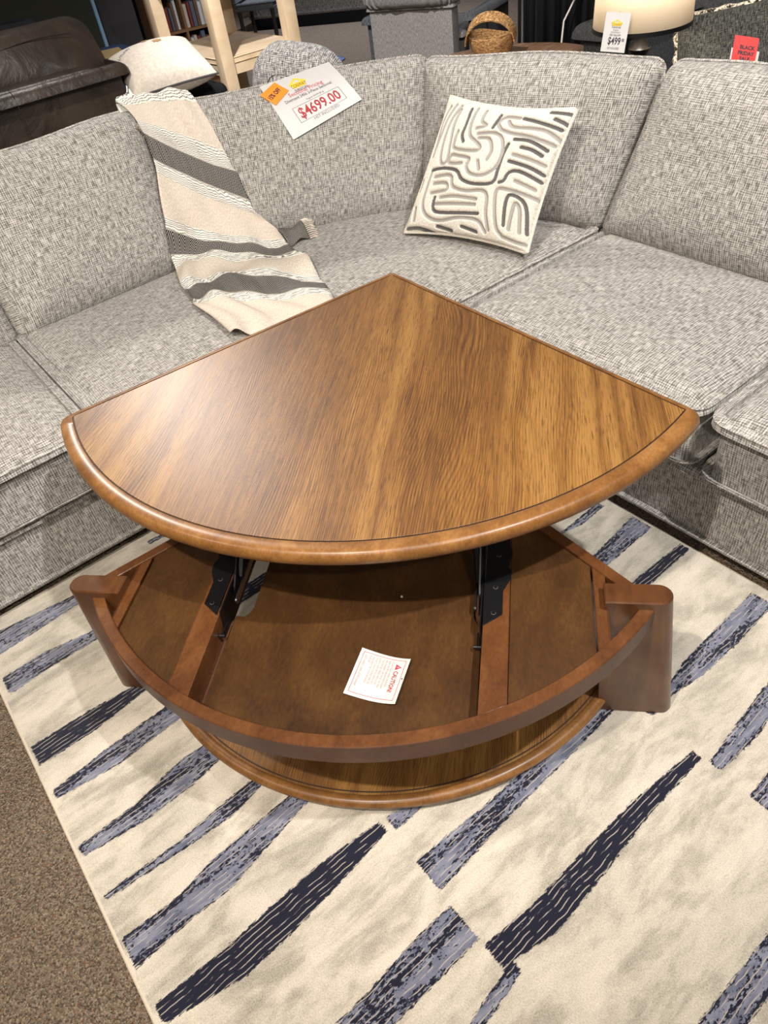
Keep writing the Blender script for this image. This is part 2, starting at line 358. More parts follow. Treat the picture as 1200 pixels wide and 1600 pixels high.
def slab(g, out, z0, z1, r=.003, n=3, rb=None):
    rb = r if rb is None else rb
    R = []
    for i in range(n+1):
        a = math.pi/2*i/n; R.append([(x, y, z0+rb*(1-math.sin(a))) for x, y in inset(out, rb*(1-math.cos(a)))])
    for i in range(n+1):
        a = math.pi/2*(1-i/n); R.append([(x, y, z1-r*(1-math.sin(a))) for x, y in inset(out, r*(1-math.cos(a)))])
    return rings(g, R)
def pad(g, out, z0, z1, r, crown=.02, lump=0, fn=None, seed=0, steps=9, rh=None):
    rh = rh or r
    out = subdiv(out, .04); P = np.array(out); c = P.mean(0); R = []
    rr = np.random.RandomState(seed); ph = rr.rand(6)*6.28
    def lf(x, y): return lump*(math.sin(5.1*x+ph[0]+2*math.sin(3*y+ph[1]))*math.sin(4.3*y+ph[2])+.5*math.sin(11*x+ph[3])*math.sin(9*y+ph[4]))
    n = 4
    R.append([(x, y, z0) for x, y in inset(out, r)])
    for i in range(1, n+1):
        a = math.pi/2*i/n; R.append([(x, y, z0+rh*(1-math.sin(a))) for x, y in inset(out, r*(1-math.cos(a)))])
    for i in range(n+1):
        a = math.pi/2*(1-i/n); R.append([(x, y, z1-rh*(1-math.sin(a))) for x, y in inset(out, r*(1-math.cos(a)))])
    base = np.array(inset(out, r))
    for k_ in range(1, steps+1):
        s = 1-k_/steps; s = max(s, .02)
        q = c+(base-c)*s
        h = crown*(1-s**2.6)
        R.append([(x, y, z1+h+lf(x, y)*(1-s**4)) for x, y in q])
    if fn:
        o_ = len(g.v); flat = [p for ring in R for p in ring]
        for i_, p in enumerate(flat): g.loc[o_+i_] = p
        R = [[fn(p) for p in ring] for ring in R]
    # uv from the unwarped layout
    start = len(g.v); rings(g, R)
    return g
def pillow_pad(g, out, hf, hb, fn=None, seed=0, lump=.006, steps=16, p=3.4):
    out = subdiv(out, .04); P = np.array(out); c = P.mean(0); R = []
    rr = np.random.RandomState(seed); ph = rr.rand(6)*6.28
    def lf(x, y): return lump*(math.sin(5.1*x+ph[0]+2*math.sin(3*y+ph[1]))*math.sin(4.3*y+ph[2])+.5*math.sin(11*x+ph[3])*math.sin(9*y+ph[4]))
    S = [math.cos(math.pi/2*(i/steps)**.75) for i in range(steps+1)]; S = [max(s, .02) for s in S]
    for s in S[::-1]: R.append([(x, y, -hb*(1-s**p)**.5) for x, y in c+(P-c)*s])
    for s in S[1:]: R.append([(x, y, hf*(1-s**p)**.5+lf(x, y)*(1-s**4)) for x, y in c+(P-c)*s])
    if fn:
        o_ = len(g.v)
        for i_, q in enumerate([q for ring in R for q in ring]): g.loc[o_+i_] = q
        R = [[fn(q) for q in ring] for ring in R]
    rings(g, R); return g
def tube(g, pts, r, n=6, closed=False, taper=None):
    P = [Vector(p) for p in pts]; N = len(P); R = []
    prev = None
    for i in range(N):
        if closed: t = (P[(i+1) % N]-P[i-1])
        else: t = P[min(i+1, N-1)]-P[max(i-1, 0)]
        if t.length == 0: t = Vector((0, 0, 1))
        t.normalize()
        ref = prev if prev is not None else (Vector((0, 0, 1)) if abs(t.z) < .9 else Vector((1, 0, 0)))
        u = (ref-t*ref.dot(t)); 
        if u.length < 1e-5: u = t.orthogonal()
        u.normalize(); v = t.cross(u); prev = u
        rad = r if taper is None else r*taper[i]
        R.append([tuple(P[i]+u*rad*math.cos(2*math.pi*k_/n)+v*rad*math.sin(2*math.pi*k_/n)) for k_ in range(n)])
    if closed:
        vs = [p for q in R for p in q]; fs = []
        # minimise twist on the closing ring
        a0 = Vector(R[0][0]); off = min(range(n), key=lambda k_: (Vector(R[-1][k_])-a0).length)
        for i in range(N):
            j = (i+1) % N
            for k_ in range(n):
                k2 = (k_+1) % n
                if j == 0: fs.append((i*n+(k_+off) % n, i*n+(k2+off) % n, k2, k_))
                else: fs.append((i*n+k_, i*n+k2, j*n+k2, j*n+k_))
        return g.add(vs, fs)
    return rings(g, R)
def lathe(g, prof, cx=0, cy=0, n=32, cap=True):
    R = [[(cx+r*math.cos(2*math.pi*i/n), cy+r*math.sin(2*math.pi*i/n), z) for i in range(n)] for r, z in prof]
    return rings(g, R, (cap, cap))
def prism_on(g, poly, fn, h0, h1):       # poly in 2-D, fn maps (u,v,h)->xyz
    n = len(poly); vs = [fn(u, v, h) for h in (h0, h1) for u, v in poly]
    fs = [tuple(range(n))[::-1], tuple(range(n, 2*n))]+[(i, (i+1) % n, n+(i+1) % n, n+i) for i in range(n)]
    return g.add(vs, fs)
def text_mesh(name, s, size, mat, parent, fn, bold=0.0, space=1.0, align='LEFT', xs=1.0, shear=0.0, spacing=1.0):
    """flat lettering; fn maps (x, y) of the text sheet to a point"""
    cu = bpy.data.curves.new(name, 'FONT'); cu.body = s; cu.size = size; cu.align_x = align; cu.align_y = 'BOTTOM_BASELINE'
    cu.offset = bold; cu.resolution_u = 2; cu.shear = shear; cu.space_character = spacing; cu.space_line = space
    t = bpy.data.objects.new(name+'_curve', cu); C.objects.link(t)
    me = bpy.data.meshes.new_from_object(t.evaluated_get(bpy.context.evaluated_depsgraph_get()))
    bpy.data.objects.remove(t); bpy.data.curves.remove(cu)
    me.name = name
    for v in me.vertices: v.co = Vector(fn(v.co.x*xs, v.co.y))
    me.materials.clear(); me.materials.append(mat)
    o = bpy.data.objects.new(name, me); C.objects.link(o)
    if parent: o.parent = parent
    return o

# ================================================================ the setting
g = G(); box(g, -16, 4, -4, 16, -.06, 0); fl = g.build('floor', M['carpet'], smooth=False); tag(fl, kind='structure')

def wallbox(name, *a):
    g = G(); box(g, *a); o = g.build(name, M['wallpaint'], smooth=False); tag(o, kind='structure')
wallbox('wall_left', -16.1, -16, -4, 16, 0, 3.6); wallbox('wall_back', -16, 4, 16, 16.1, 0, 3.6); wallbox('wall_right', 4, 4.1, -4, 16, 0, 3.6); wallbox('wall_front', -16, 4, -4.1, -4, 0, 3.6)

# rug -------------------------------------------------------------------------
STRIPES = [
 (0,[(-0.298,-1.965,-1.86),(-0.248,-1.961,-1.863),(-0.006,-1.929,-1.881),(.12,-1.925,-1.885)]),
 (0,[(-0.279,-1.769,-1.693),(-0.151,-1.77,-1.702),(-0.014,-1.742,-1.699),(.2,-1.74,-1.70)]),
 (1,[(-0.287,-1.481,-1.409),(-0.132,-1.476,-1.405),(0.003,-1.461,-1.422),(.15,-1.46,-1.42)]),
 (0,[(-0.285,-1.315,-1.288),(-0.127,-1.329,-1.265),(0.056,-1.335,-1.274),(.3,-1.33,-1.28)]),
 (0,[(-0.286,-1.132,-1.102),(-0.136,-1.134,-1.08),(0.0,-1.162,-1.081),(0.077,-1.157,-1.094),(.5,-1.15,-1.10)]),
 (0,[(-0.282,-0.986,-0.973),(-0.097,-0.977,-0.954),(0.038,-0.986,-0.945),(0.122,-0.99,-0.961),(.4,-.985,-.96)]),
 (0,[(-0.286,-0.874,-0.8),(-0.155,-0.868,-0.808),(-0.053,-0.887,-0.805),(0.174,-0.892,-0.849),(.5,-.89,-.85)]),
 (1,[(-0.284,-0.714,-0.673),(-0.117,-0.707,-0.636),(0.015,-0.712,-0.64),(0.122,-0.713,-0.651),(0.282,-0.698,-0.669)]),
 (0,[(0.301,-0.695,-0.657),(0.383,-0.679,-0.658),(.7,-.69,-.65)]),
 (0,[(0.29,-0.575,-0.496),(0.485,-0.563,-0.508),(0.613,-0.562,-0.512),(0.821,-0.553,-0.517),(0.906,-0.546,-0.524)]),
 (1,[(0.286,-0.36,-0.31),(0.419,-0.348,-0.282),(0.567,-0.35,-0.293),(0.737,-0.348,-0.307),(0.934,-0.332,-0.309)]),
 (0,[(-.285,-.45,-.38),(0.057,-0.45,-0.377),(0.177,-0.46,-0.376),(0.285,-0.46,-0.377)]),
 (0,[(-.285,-.23,-.20),(0.2,-0.289,-0.266),(0.308,-0.306,-0.281)]),
 (0,[(0.945,-0.482,-0.448),(1.03,-0.472,-0.451),(1.131,-0.49,-0.435),(1.276,-0.493,-0.431),(1.448,-0.496,-0.437)]),
 (0,[(0.939,-0.29,-0.262),(1.076,-0.304,-0.256),(1.197,-0.315,-0.267),(1.46,-.31,-.26)]),
 (0,[(0.933,-0.188,-0.14),(1.013,-0.191,-0.131),(1.45,-.18,-.14)]),
 (0,[(0.3,-.02,.05),(0.504,-0.017,0.042),(0.586,-0.015,0.038),(0.689,-0.015,0.042),(.9,-.02,.05)]),
 (0,[(.9,-1.02,-.99),(1.278,-1.02,-1.01),(1.348,-1.021,-0.996),(1.45,-1.026,-1.002)]),
 (0,[(.95,-.88,-.84),(1.284,-0.889,-0.836),(1.472,-0.91,-0.839)]),
 (1,[(1.0,-.74,-.70),(1.281,-0.744,-0.706),(1.472,-0.739,-0.708)]),
 (0,[(0.288,-1.979,-1.958),(0.359,-1.971,-1.955),(.7,-1.98,-1.95)]),
 (0,[(.75,-1.80,-1.74),(1.4,-1.79,-1.73)]),(1,[(.3,-1.56,-1.50),(1.0,-1.55,-1.51)]),(0,[(.6,-1.36,-1.30),(1.45,-1.37,-1.31)]),
 (0,[(-.28,.12,.18),(.6,.13,.19)]),(1,[(.4,.33,.40),(1.2,.34,.40)]),(0,[(-.28,.52,.60),(.3,.53,.60)]),
 (1,[(-.28,-.08,-.03),(.2,-.075,-.035)])]
x0, x1, y0, y1 = -2.02, .75, -.297, 1.483
xs = np.arange(x0, x1+.001, .01); ys = np.arange(y0, y1+.001, .01); ys[-1] = y1
X, Y = np.meshgrid(xs, ys); SD = np.full(X.shape, -1.0); DK = np.zeros(X.shape)
for dk_, st in STRIPES:
    st = sorted(st); sy = [p[0] for p in st]
    lo = np.interp(Y, sy, [p[1] for p in st]); hi = np.interp(Y, sy, [p[2] for p in st])
    d = np.minimum(np.minimum(X-lo, hi-X), np.minimum(Y-sy[0], sy[-1]-Y))
    m_ = d > SD; SD = np.where(m_, d, SD); DK = np.where(m_ & (d > -.03), float(dk_), DK)
g = G(); nx, ny = len(xs), len(ys); ht = .012
vs = [(float(X[j, i]), float(Y[j, i]), ht) for j in range(ny) for i in range(nx)]
fs = [(j*nx+i, j*nx+i+1, (j+1)*nx+i+1, (j+1)*nx+i) for j in range(ny-1) for i in range(nx-1)]
g.add(vs, fs); g.at = {'sd': SD.ravel().astype(np.float32), 'dk': DK.ravel().astype(np.float32)}
rug_root = empty('area_rug', (0, 0, 0), 0, 'cream area rug with ragged navy and grey-blue stripes under the wooden table', 'rug')
g.build('pile', M['rug'], rug_root)
g = G(); out = rrect(x0-.004, x1+.004, y0-.004, y1+.004, .01)
R = [[(x, y, 0.0005) for x, y in out], [(x, y, .009) for x, y in out], [(x, y, .0125) for x, y in inset(out, .003)], [(x, y, .0115) for x, y in inset(out, .012)]]
rings(g, R, (False, False)); g.build('binding', M['rugedge'], rug_root)

# ================================================================ sectional sofa (three pieces)
FT = .05
def front_pipe(g, out, z, r=.0045, fn=None, d=0.0):
    p = [(x, y, z) for x, y in inset(subdiv(out, .05), d)]
    if fn: p = [fn(q) for q in p]
    return tube(g, p, r, 5, True)
def seat_cushion(parent, out, z0=.30, z1=.497, seed=0, crown=.022):
    g = G(); pad(g, out, z0, z1, .028, crown, .004, seed=seed, steps=12); o = g.build('seat_cushion', M['tweed'], parent)
    g = G(); front_pipe(g, out, z1-.009, .0048, d=.005); front_pipe(g, out, z0+.010, .0048, d=.006); g.build('piping', M['pipe'], o)
    return o
def back_cushion(parent, BL, BR, TR, TL, th=.17, bulge=.035, bend=0.0, seed=0, r=.078):
    BL, BR, TR, TL = map(Vector, (BL, BR, TR, TL))
    W = ((BR-BL).length+(TR-TL).length)/2; H = ((TL-BL).length+(TR-BR).length)/2
    nrm = (BR-BL).cross(TL-BL).normalized()
    if nrm.dot(Vector((1, -1, .3))) < 0: nrm = -nrm
    def fn(p):
        u, v = p[0]/W, p[1]/H
        q = BL.lerp(BR, u).lerp(TL.lerp(TR, u), v)
        return tuple(q+nrm*(p[2]-bend*4*u*(1-u)))
    out = subdiv(rrect(0, W, 0, H, .045, 5), .04); out = [(x, y+.008*math.sin(x/W*7+seed)*(y/H)**2) for x, y in out]
    g = G(); pillow_pad(g, [(x, y, )[:2] for x, y in out], .125, .07, fn=lambda p: fn((p[0], p[1], p[2]-.085)), seed=seed)
    o = g.build('back_cushion', M['tweed'], parent)
    g = G(); front_pipe(g, out, -th/2, .0058, fn, d=-.002); g.build('piping', M['pipe'], o)
    return o
def frame(parent, out, z0, z1, r=.02, name='base_frame'):
    g = G(); slab(g, subdiv(out, .08), z0, z1, r, 3); return g.build(name, M['tweed'], parent)
def feet(parent, pts):
    for x, y in pts:
        g = G(); lathe(g, [(.022, 0.0), (.03, FT+.01)], x, y, 12); g.build('foot', M['darkwood'], parent)

# left piece
SL = empty('sectional_sofa_piece', (-2.5, .3, 0), 0, 'left-hand piece of the grey tweed sectional, behind the left tip of the coffee table', 'sofa', 'three pieces of the grey tweed sectional')
SL.location = (0, 0, 0)
frame(SL, roundpoly([(-3.06, -.75), (-1.985, -.75), (-1.985, 1.06), (-3.06, 1.06)], .03), FT, .292)
frame(SL, roundpoly([(-3.14, -.75), (-2.93, -.75), (-2.90, 1.06), (-3.12, 1.06)], .03), .28, .80, .03, 'back_frame')
feet(SL, [(-2.08, -.6), (-2.08, .98), (-3.0, -.6), (-3.0, .98)])
seat_cushion(SL, roundpoly([(-2.80, -.62), (-1.962, -.62), (-1.962, .304), (-2.80, .304)], [.04, .07, .06, .04]), seed=1)
seat_cushion(SL, roundpoly([(-2.80, .309), (-1.968, .309), (-1.968, 1.062), (-2.80, 1.062)], [.04, .06, .06, .04]), seed=2)
back_cushion(SL, (-2.70, -.62, .485), (-2.70, .325, .485), (-2.93, .328, 1.04), (-2.93, -.62, 1.04), seed=1)
back_cushion(SL, (-2.700, .322, .485), (-2.745, 1.075, .485), (-2.895, 1.10, 1.05), (-2.93, .34, 1.055), seed=2)
# corner piece
SC = empty('sectional_sofa_piece', (0, 0, 0), 0, 'corner wedge piece of the grey tweed sectional, holding the patterned pillow', 'sofa', 'three pieces of the grey tweed sectional')
frame(SC, roundpoly([(-1.985, 1.075), (-1.93, 1.22), (-1.80, 1.38), (-1.65, 1.47), (-1.65, 2.45), (-2.35, 2.45), (-3.06, 1.75), (-3.06, 1.075)], .03), FT, .292)
frame(SC, roundpoly([(-2.90, 1.075), (-2.80, 1.55), (-2.55, 2.10), (-2.15, 2.36), (-1.65, 2.42), (-1.65, 2.52), (-2.40, 2.50), (-3.10, 1.80), (-3.12, 1.075)], .02), .28, .80, .03, 'back_frame')
feet(SC, [(-2.05, 1.2), (-1.75, 1.55), (-2.9, 1.7), (-2.3, 2.35)])
seat_cushion(SC, roundpoly([(-2.83, 1.085), (-1.985, 1.085), (-1.93, 1.24), (-1.82, 1.38), (-1.668, 1.47), (-1.660, 2.20), (-2.15, 2.24), (-2.50, 2.08), (-2.80, 1.60)], [.03, .04, .1, .1, .05, .03, .1, .1, .1]), seed=3, crown=.02)
back_cushion(SC, (-2.755, 1.085, .485), (-2.335, 1.930, .485), (-2.420, 2.095, 1.03), (-2.895, 1.112, 1.04), bend=.05, seed=3)
back_cushion(SC, (-2.385, 1.900, .485), (-1.645, 2.165, .485), (-1.570, 2.325, 1.03), (-2.475, 2.050, 1.03), bend=.0, seed=4)
# right piece
SR = empty('sectional_sofa_piece', (0, 0, 0), 0, 'right-hand piece of the grey tweed sectional, at the right edge behind the coffee table', 'sofa', 'three pieces of the grey tweed sectional')
frame(SR, roundpoly([(-1.64, 1.472), (.35, 1.472), (.35, 2.42), (-1.64, 2.42)], .03), FT, .292)
frame(SR, roundpoly([(-1.64, 2.38), (.35, 2.38), (.35, 2.52), (-1.64, 2.52)], .02), .28, .80, .03, 'back_frame')
feet(SR, [(-1.5, 1.58), (-.2, 1.58), (.25, 2.3), (-1.5, 2.3)])
seat_cushion(SR, roundpoly([(-1.648, 1.452), (-.748, 1.452), (-.748, 2.22), (-1.648, 2.22)], [.07, .06, .04, .04]), seed=5, crown=.028)
seat_cushion(SR, roundpoly([(-.736, 1.440), (.25, 1.440), (.25, 2.22), (-.736, 2.22)], [.07, .06, .04, .04]), seed=6, crown=.028)
back_cushion(SR, (-1.668, 2.128, .487), (-.750, 2.100, .487), (-.760, 2.215, 1.04), (-1.566, 2.308, 1.035), seed=5)
back_cushion(SR, (-.735, 2.100, .490), (.2, 2.100, .490), (.2, 2.23, 1.04), (-.745, 2.230, 1.04), seed=6)

# ================================================================ the wedge lift-top coffee table
PH = math.radians(42.7)
T = empty('lift_top_coffee_table', (-.963, .486, 0), PH, 'wedge-shaped oak lift-top coffee table with its top raised, standing on the striped rug', 'coffee table')
def arc(cx, cy, r, a0, a1, n):     # angles measured so that -90 points to the viewer side
    return [(cx+r*math.cos(math.radians(a0+(a1-a0)*i/n)), cy+r*math.sin(math.radians(a0+(a1-a0)*i/n))) for i in range(n+1)]
def ang(cx, cy, x, y): return math.degrees(math.atan2(y-cy, x-cx))
# top: arc through its two tips
cx, cy, r = -.014, .771, .8896
aL, aR = ang(cx, cy, -.787, .331), ang(cx, cy, .749, .314)
tarc = arc(cx, cy, r, aL, aR, 64)
apex = (-.025, 1.065)
TZ = .68
def top_outline(off_arc, off_side):
    a = arc(cx, cy, r-off_arc, aL, aR, 64)
    L, Rr, A = np.array((-.787, .331)), np.array((.749, .314)), np.array(apex)
    def line_in(p, q, d):
        v = (q-p)/np.linalg.norm(q-p); nn_ = np.array((-v[1], v[0]))
        if nn_.dot(np.array((-.02, .5))-p) < 0: nn_ = -nn_
        return p+nn_*d, v
    p1, v1 = line_in(L, A, off_side); p2, v2 = line_in(Rr, A, off_side)
    def isect(p, v, q, w_):
        t = np.linalg.solve(np.array([v, -w_]).T, q-p); return p+v*t[0]
    A2 = isect(p1, v1, p2, v2)
    def keep(pt): return (pt-p1)@np.array([(-v1[1]), v1[0]])*np.sign((np.array((-.02, .5))-p1)@np.array([-v1[1], v1[0]])) > 0 and (pt-p2)@np.array([-v2[1], v2[0]])*np.sign((np.array((-.02, .5))-p2)@np.array([-v2[1], v2[0]])) > 0
    def arcline(p, v):
        c_ = np.array((cx, cy)); d = p-c_; b = d@v; q = d@d-(r-off_arc)**2; t = -b-math.sqrt(b*b-q); return p+v*t
    pl, pr_ = arcline(p1, v1), arcline(p2, v2)
    mid = [p for p in a if keep(np.array(p))]
    return [tuple(pl)]+mid+[tuple(pr_), tuple(A2)]
def clean(P, eps=.004):
    o = [P[0]]
    for p in P[1:]:
        if math.dist(p, o[-1]) > eps: o.append(p)
    if math.dist(o[0], o[-1]) < eps: o.pop()
    return o
def soften(P, idx_r, n=6):          # round given corners
    P = list(P); out = []
    N = len(P)
    for i, p in enumerate(P):
        rr = idx_r.get(i if i >= 0 else N+i) 
        if rr:
            p_ = np.array(p); a = np.array(P[i-1]); b = np.array(P[(i+1) % N])
            da, db = (a-p_)/np.linalg.norm(a-p_), (b-p_)/np.linalg.norm(b-p_)
            ra, rb_ = min(rr, np.linalg.norm(a-p_)*.9), min(rr, np.linalg.norm(b-p_)*.9)
            for j in range(n+1):
                t = j/n; out.append(tuple((1-t)**2*(p_+da*ra)+2*t*(1-t)*p_+t*t*(p_+db*rb_)))
        else: out.append(p)
    return out
big = clean(top_outline(0, 0), .006); N = len(big)
big = soften(big, {0: .02, N-2: .02, N-1: .012})
inn = clean(top_outline(.036, .0135), .006); N = len(inn)
ins2 = clean(top_outline(.039, .0165), .006)
TT = empty('tabletop', (0, 0, 0)); TT.parent = T; TT.location = (0, 0, 0)
TT2 = TT
# moulding: bullnose on the arc, thinner square edge on the two straight sides
g = G()
g2 = G(); slab(g2, ins2, TZ-.028, TZ-.0004, .0005, 1)
bpy.data.objects.remove(TT)
top = g2.build('tabletop', M['oak'], T)
g = G(); 
# resample both outlines by angle about the centroid so rings correspond
def resample(P, n, c0=(-.02, .35)):
    P = np.array(P+[P[0]]); 
    key = np.linspace(0, 2*math.pi, n, endpoint=False); out = []
    for a in key:
        d = np.array((math.cos(a), math.sin(a))); best = None
        for i in range(len(P)-1):
            p, q = P[i]-c0, P[i+1]-c0; e = q-p; det = d[0]*(-e[1])+d[1]*e[0]
            if abs(det) < 1e-12: continue
            t = (p[0]*(-e[1])+p[1]*e[0])/det; s_ = (d[0]*p[1]-d[1]*p[0])/det
            if t > 0 and -1e-9 <= s_ <= 1+1e-9 and (best is None or t > best): best = t
        out.append(tuple(np.array(c0)+d*best))
    return out
def ring_pair(outer, inner, n=420):
    # same angular directions, plus exact corners are close enough at this density
    return resample(outer, n), resample(inner, n)
O, I = ring_pair(big, inn)
O = np.array(O); I = np.array(I)
zb, zt = TZ-.038, TZ
R = [[(x, y, zb) for x, y in I]]
for i in range(9):                                  # bullnose section
    a = math.pi*(i/8)-math.pi/2
    h = (zb+zt)/2+math.sin(a)*(zt-zb)/2; k_ = (1-math.cos(a))
    wd = np.linalg.norm(O-I, axis=1, keepdims=True); dirn = (O-I)/wd
    q = O-dirn*k_*np.minimum(.019, wd*.35)
    R.append([(x, y, h) for x, y in q])
R.append([(x, y, zt) for x, y in I+(O-I)*.04])
R.append([(x, y, zt-.0012) for x, y in I])
R.append([(x, y, zb) for x, y in I])
rings(g, R[:-1], (False, False)); g.build('edge_moulding', M['mould'], top)
g = G(); P2 = np.array(resample(ins2, 420)); rings(g, [[(x, y, TZ-.0018) for x, y in I], [(x, y, TZ-.0019) for x, y in P2]], (False, False)); g.build('inlay_line', M['groove'], top)
g = G(); slab(g, [tuple(np.array((-.02, .35))+(np.array(p)-np.array((-.02, .35)))*.995) for p in inn], TZ-.037, TZ-.030, .001, 1); g.build('underside_panel', M['apron'], top)

# tray ------------------------------------------------------------------------
cx2, cy2, r2 = .006, .369, .748
RZ, RB = .440, .384
xl, xr = -.632, .640
aL2, aR2 = ang(cx2, cy2, xl, cy2-math.sqrt(r2**2-(xl-cx2)**2)), ang(cx2, cy2, xr, cy2-math.sqrt(r2**2-(xr-cx2)**2))
def wall(g, P, wd, z0, z1, inward=True, b=.0015):    # a strip following polyline P, wd thick to its left
    P = np.array(P, float); t = np.gradient(P, axis=0); t /= np.linalg.norm(t, axis=1, keepdims=True); n_ = np.c_[-t[:, 1], t[:, 0]]
    Q = P+n_*wd
    m_ = len(P); vs = []; 
    for (p, q, n2) in zip(P, Q, n_):
        p_, q_ = p, q
        vs += [(*p_, z0), (*p_, z1-b), (*(p_+n2*b), z1), (*(q_-n2*b), z1), (*q_, z1-b), (*q_, z0)]
    fs = []
    for i in range(m_-1):
        for k_ in range(6):
            j = (k_+1) % 6; fs.append((i*6+k_, i*6+j, (i+1)*6+j, (i+1)*6+k_))
    fs += [tuple(range(6)), tuple(range((m_-1)*6, m_*6))[::-1]]
    return g.add(vs, fs)
ra = arc(cx2, cy2, r2, aL2, aR2, 72)
g = G(); wall(g, ra, .026, RB, RZ); rim = g.build('front_rim', [M['rim']], T)
# veneer face of the rim is a shade greyer
g = G(); wall(g, arc(cx2, cy2, r2+.0012, aL2, aR2, 72), .0012, RB, RZ-.0015, b=.0003); g.build('rim_face', M['apron'], rim)
# straight rear rails meeting at the back corner
bk = (.004, .655)
def rail(p, q, wd=.026):
    g = G(); n_ = 10; P = [(p[0]+(q[0]-p[0])*i/n_, p[1]+(q[1]-p[1])*i/n_) for i in range(n_+1)]; wall(g, P, wd, RB, RZ-.001); return g.build('rear_rail', M['rim'], T)
rail((.652, -.005), bk); rail(bk, (-.645, -.005))
# cross bars beside the legs
def barb(name, pts, z0, z1, mat, r=.002, parent=T):
    g = G(); slab(g, pts, z0, z1, r, 2); return g.build(name, mat, parent)
for s in (-1, 1):
    def mx(pts): 
        q = [(s*x+.003, y) for x, y in pts]; return q if s > 0 else q[::-1]
    arcb = lambda x: cy2-math.sqrt((r2-.024)**2-(x)**2)
    rb_ = lambda x: (.655-.026*1.41)-x*1.0
    barb('cross_bar', mx([(.520, arcb(.520)), (.546, arcb(.546)), (.546, rb_(.546)+.01), (.520, rb_(.520)+.01)]), RB, RZ-.003, M['rim'])
    # raised side board between strip and cross bar
    P = [(x, arcb(x)+.001) for x in np.linspace(.347, .517, 12)]+[(.517, rb_(.517)), (.347, rb_(.347))]
    barb('side_board', mx(P), RB+.01, RZ-.007, M['tray'], .001)
    P = [(x, arcb(x)+.001) for x in np.linspace(.292, .346, 5)]+[(.346, rb_(.346)), (.292, rb_(.292))]
    barb('support_strip', mx(P), RB-.01, RZ-.004, M['rim'], .0015)
# centre board with two slots cut for the lift arms
sl = .275
P = [(x, arcb(x)+.001) for x in np.linspace(-.274, .289, 40)]
zc = .386
def notch(): pass
rgt = [(.289, -.042), (.280, -.040), (.273, -.028), (.270, -.010), (.270, .26), (.289, .27)]
lft = [(-.274, .27), (-.238, .26), (-.238, -.018), (-.244, -.036), (-.252, -.044), (-.274, -.044)]
P = P+rgt+[(.289, rb_(.289)), (0.0, rb_(0.0)), (-.274, rb_(.274))]+lft
g = G(); n_ = len(P); vs = [(x, y, z) for z in (zc-.010, zc) for x, y in P]
fs = [tuple(range(n_))[::-1], tuple(range(n_, 2*n_))]+[(i, (i+1) % n_, n_+(i+1) % n_, n_+i) for i in range(n_)]
g.add(vs, fs); g.build('tray_board', M['tray'], T, smooth=False)

# legs: slabs with a rounded outer end, splayed outwards -------------------------
def leg(s):
    top_, bot = [], []
    def sec(xi, xo, yc, th):
        P = [(xi, yc-th/2)]+[(xo-th/2+th/2*math.cos(math.radians(a)), yc+th/2*math.sin(math.radians(a))) for a in range(-90, 91, 15)]+[(xi, yc+th/2)]
        P = [(s*x, y) for x, y in P]
        return P if s > 0 else P[::-1]
    yo = -.004 if s > 0 else -.022
    R = []
    for z, e in ((.001, .003), (.004, 0), (.15, 0), (.30, 0), (.447, 0), (.450, .003)):
        t = z/.45; xo = .735+(.676-.735)*t-e; xi = .560+(.541-.560)*t+e
        R.append([(x, y, z+.012) for x, y in sec(xi, xo, yo+.028*(1-t), .054-2*e)])
    g = G(); rings(g, R); return g.build('leg', M['leg'], T)
leg(1); leg(-1)
g = G(); slab(g, [(-.05, .50), (.05, .50), (.05, .58), (.004, .625), (-.05, .58)], .012, RB, .003); g.build('leg', M['leg'], T)   # hidden rear corner post
# lower shelf -------------------------------------------------------------------
cx3, cy3, r3 = .05, .41, .726
# fitted arc through measured points
def circ3(p1, p2, p3):
    p1, p2, p3 = map(np.array, (p1, p2, p3)); A = 2*np.array([p2-p1, p3-p1]); b = np.array([p2@p2-p1@p1, p3@p3-p1@p1]); c_ = np.linalg.solve(A, b); return c_[0], c_[1], float(np.linalg.norm(c_-p1))
cx3, cy3, r3 = circ3((-.485, -.135), (.058, -.315), (.594, .025))
aL3, aR3 = ang(cx3, cy3, -.545, -.07), ang(cx3, cy3, .600, .035)
pl = arc(cx3, cy3, r3-.022, aL3, aR3, 48)
g = G(); slab(g, pl+[(.56, .06), (.02, .56), (-.52, .02)], .040, .062, .001, 1); sh = g.build('lower_shelf', M['oak'], T)
g = G(); P = np.array(arc(cx3, cy3, r3-.014, aL3, aR3, 60))
tube(g, [(x, y, .052) for x, y in P], .0155, 12); g.build('shelf_moulding', M['mould'], sh)
g = G(); P = arc(cx3, cy3, r3-.0315, aL3+.3, aR3-.3, 60); wall(g, P, .0025, .0605, .0626, b=.0002); g.build('inlay_line', M['groove'], sh)
g = G(); slab(g, arc(cx3, cy3, r3-.06, aL3+4, aR3-4, 40)+[(.50, .03), (.0, .5), (-.46, .0)], .013, .040, .002, 1); g.build('shelf_plinth', M['apron'], T)

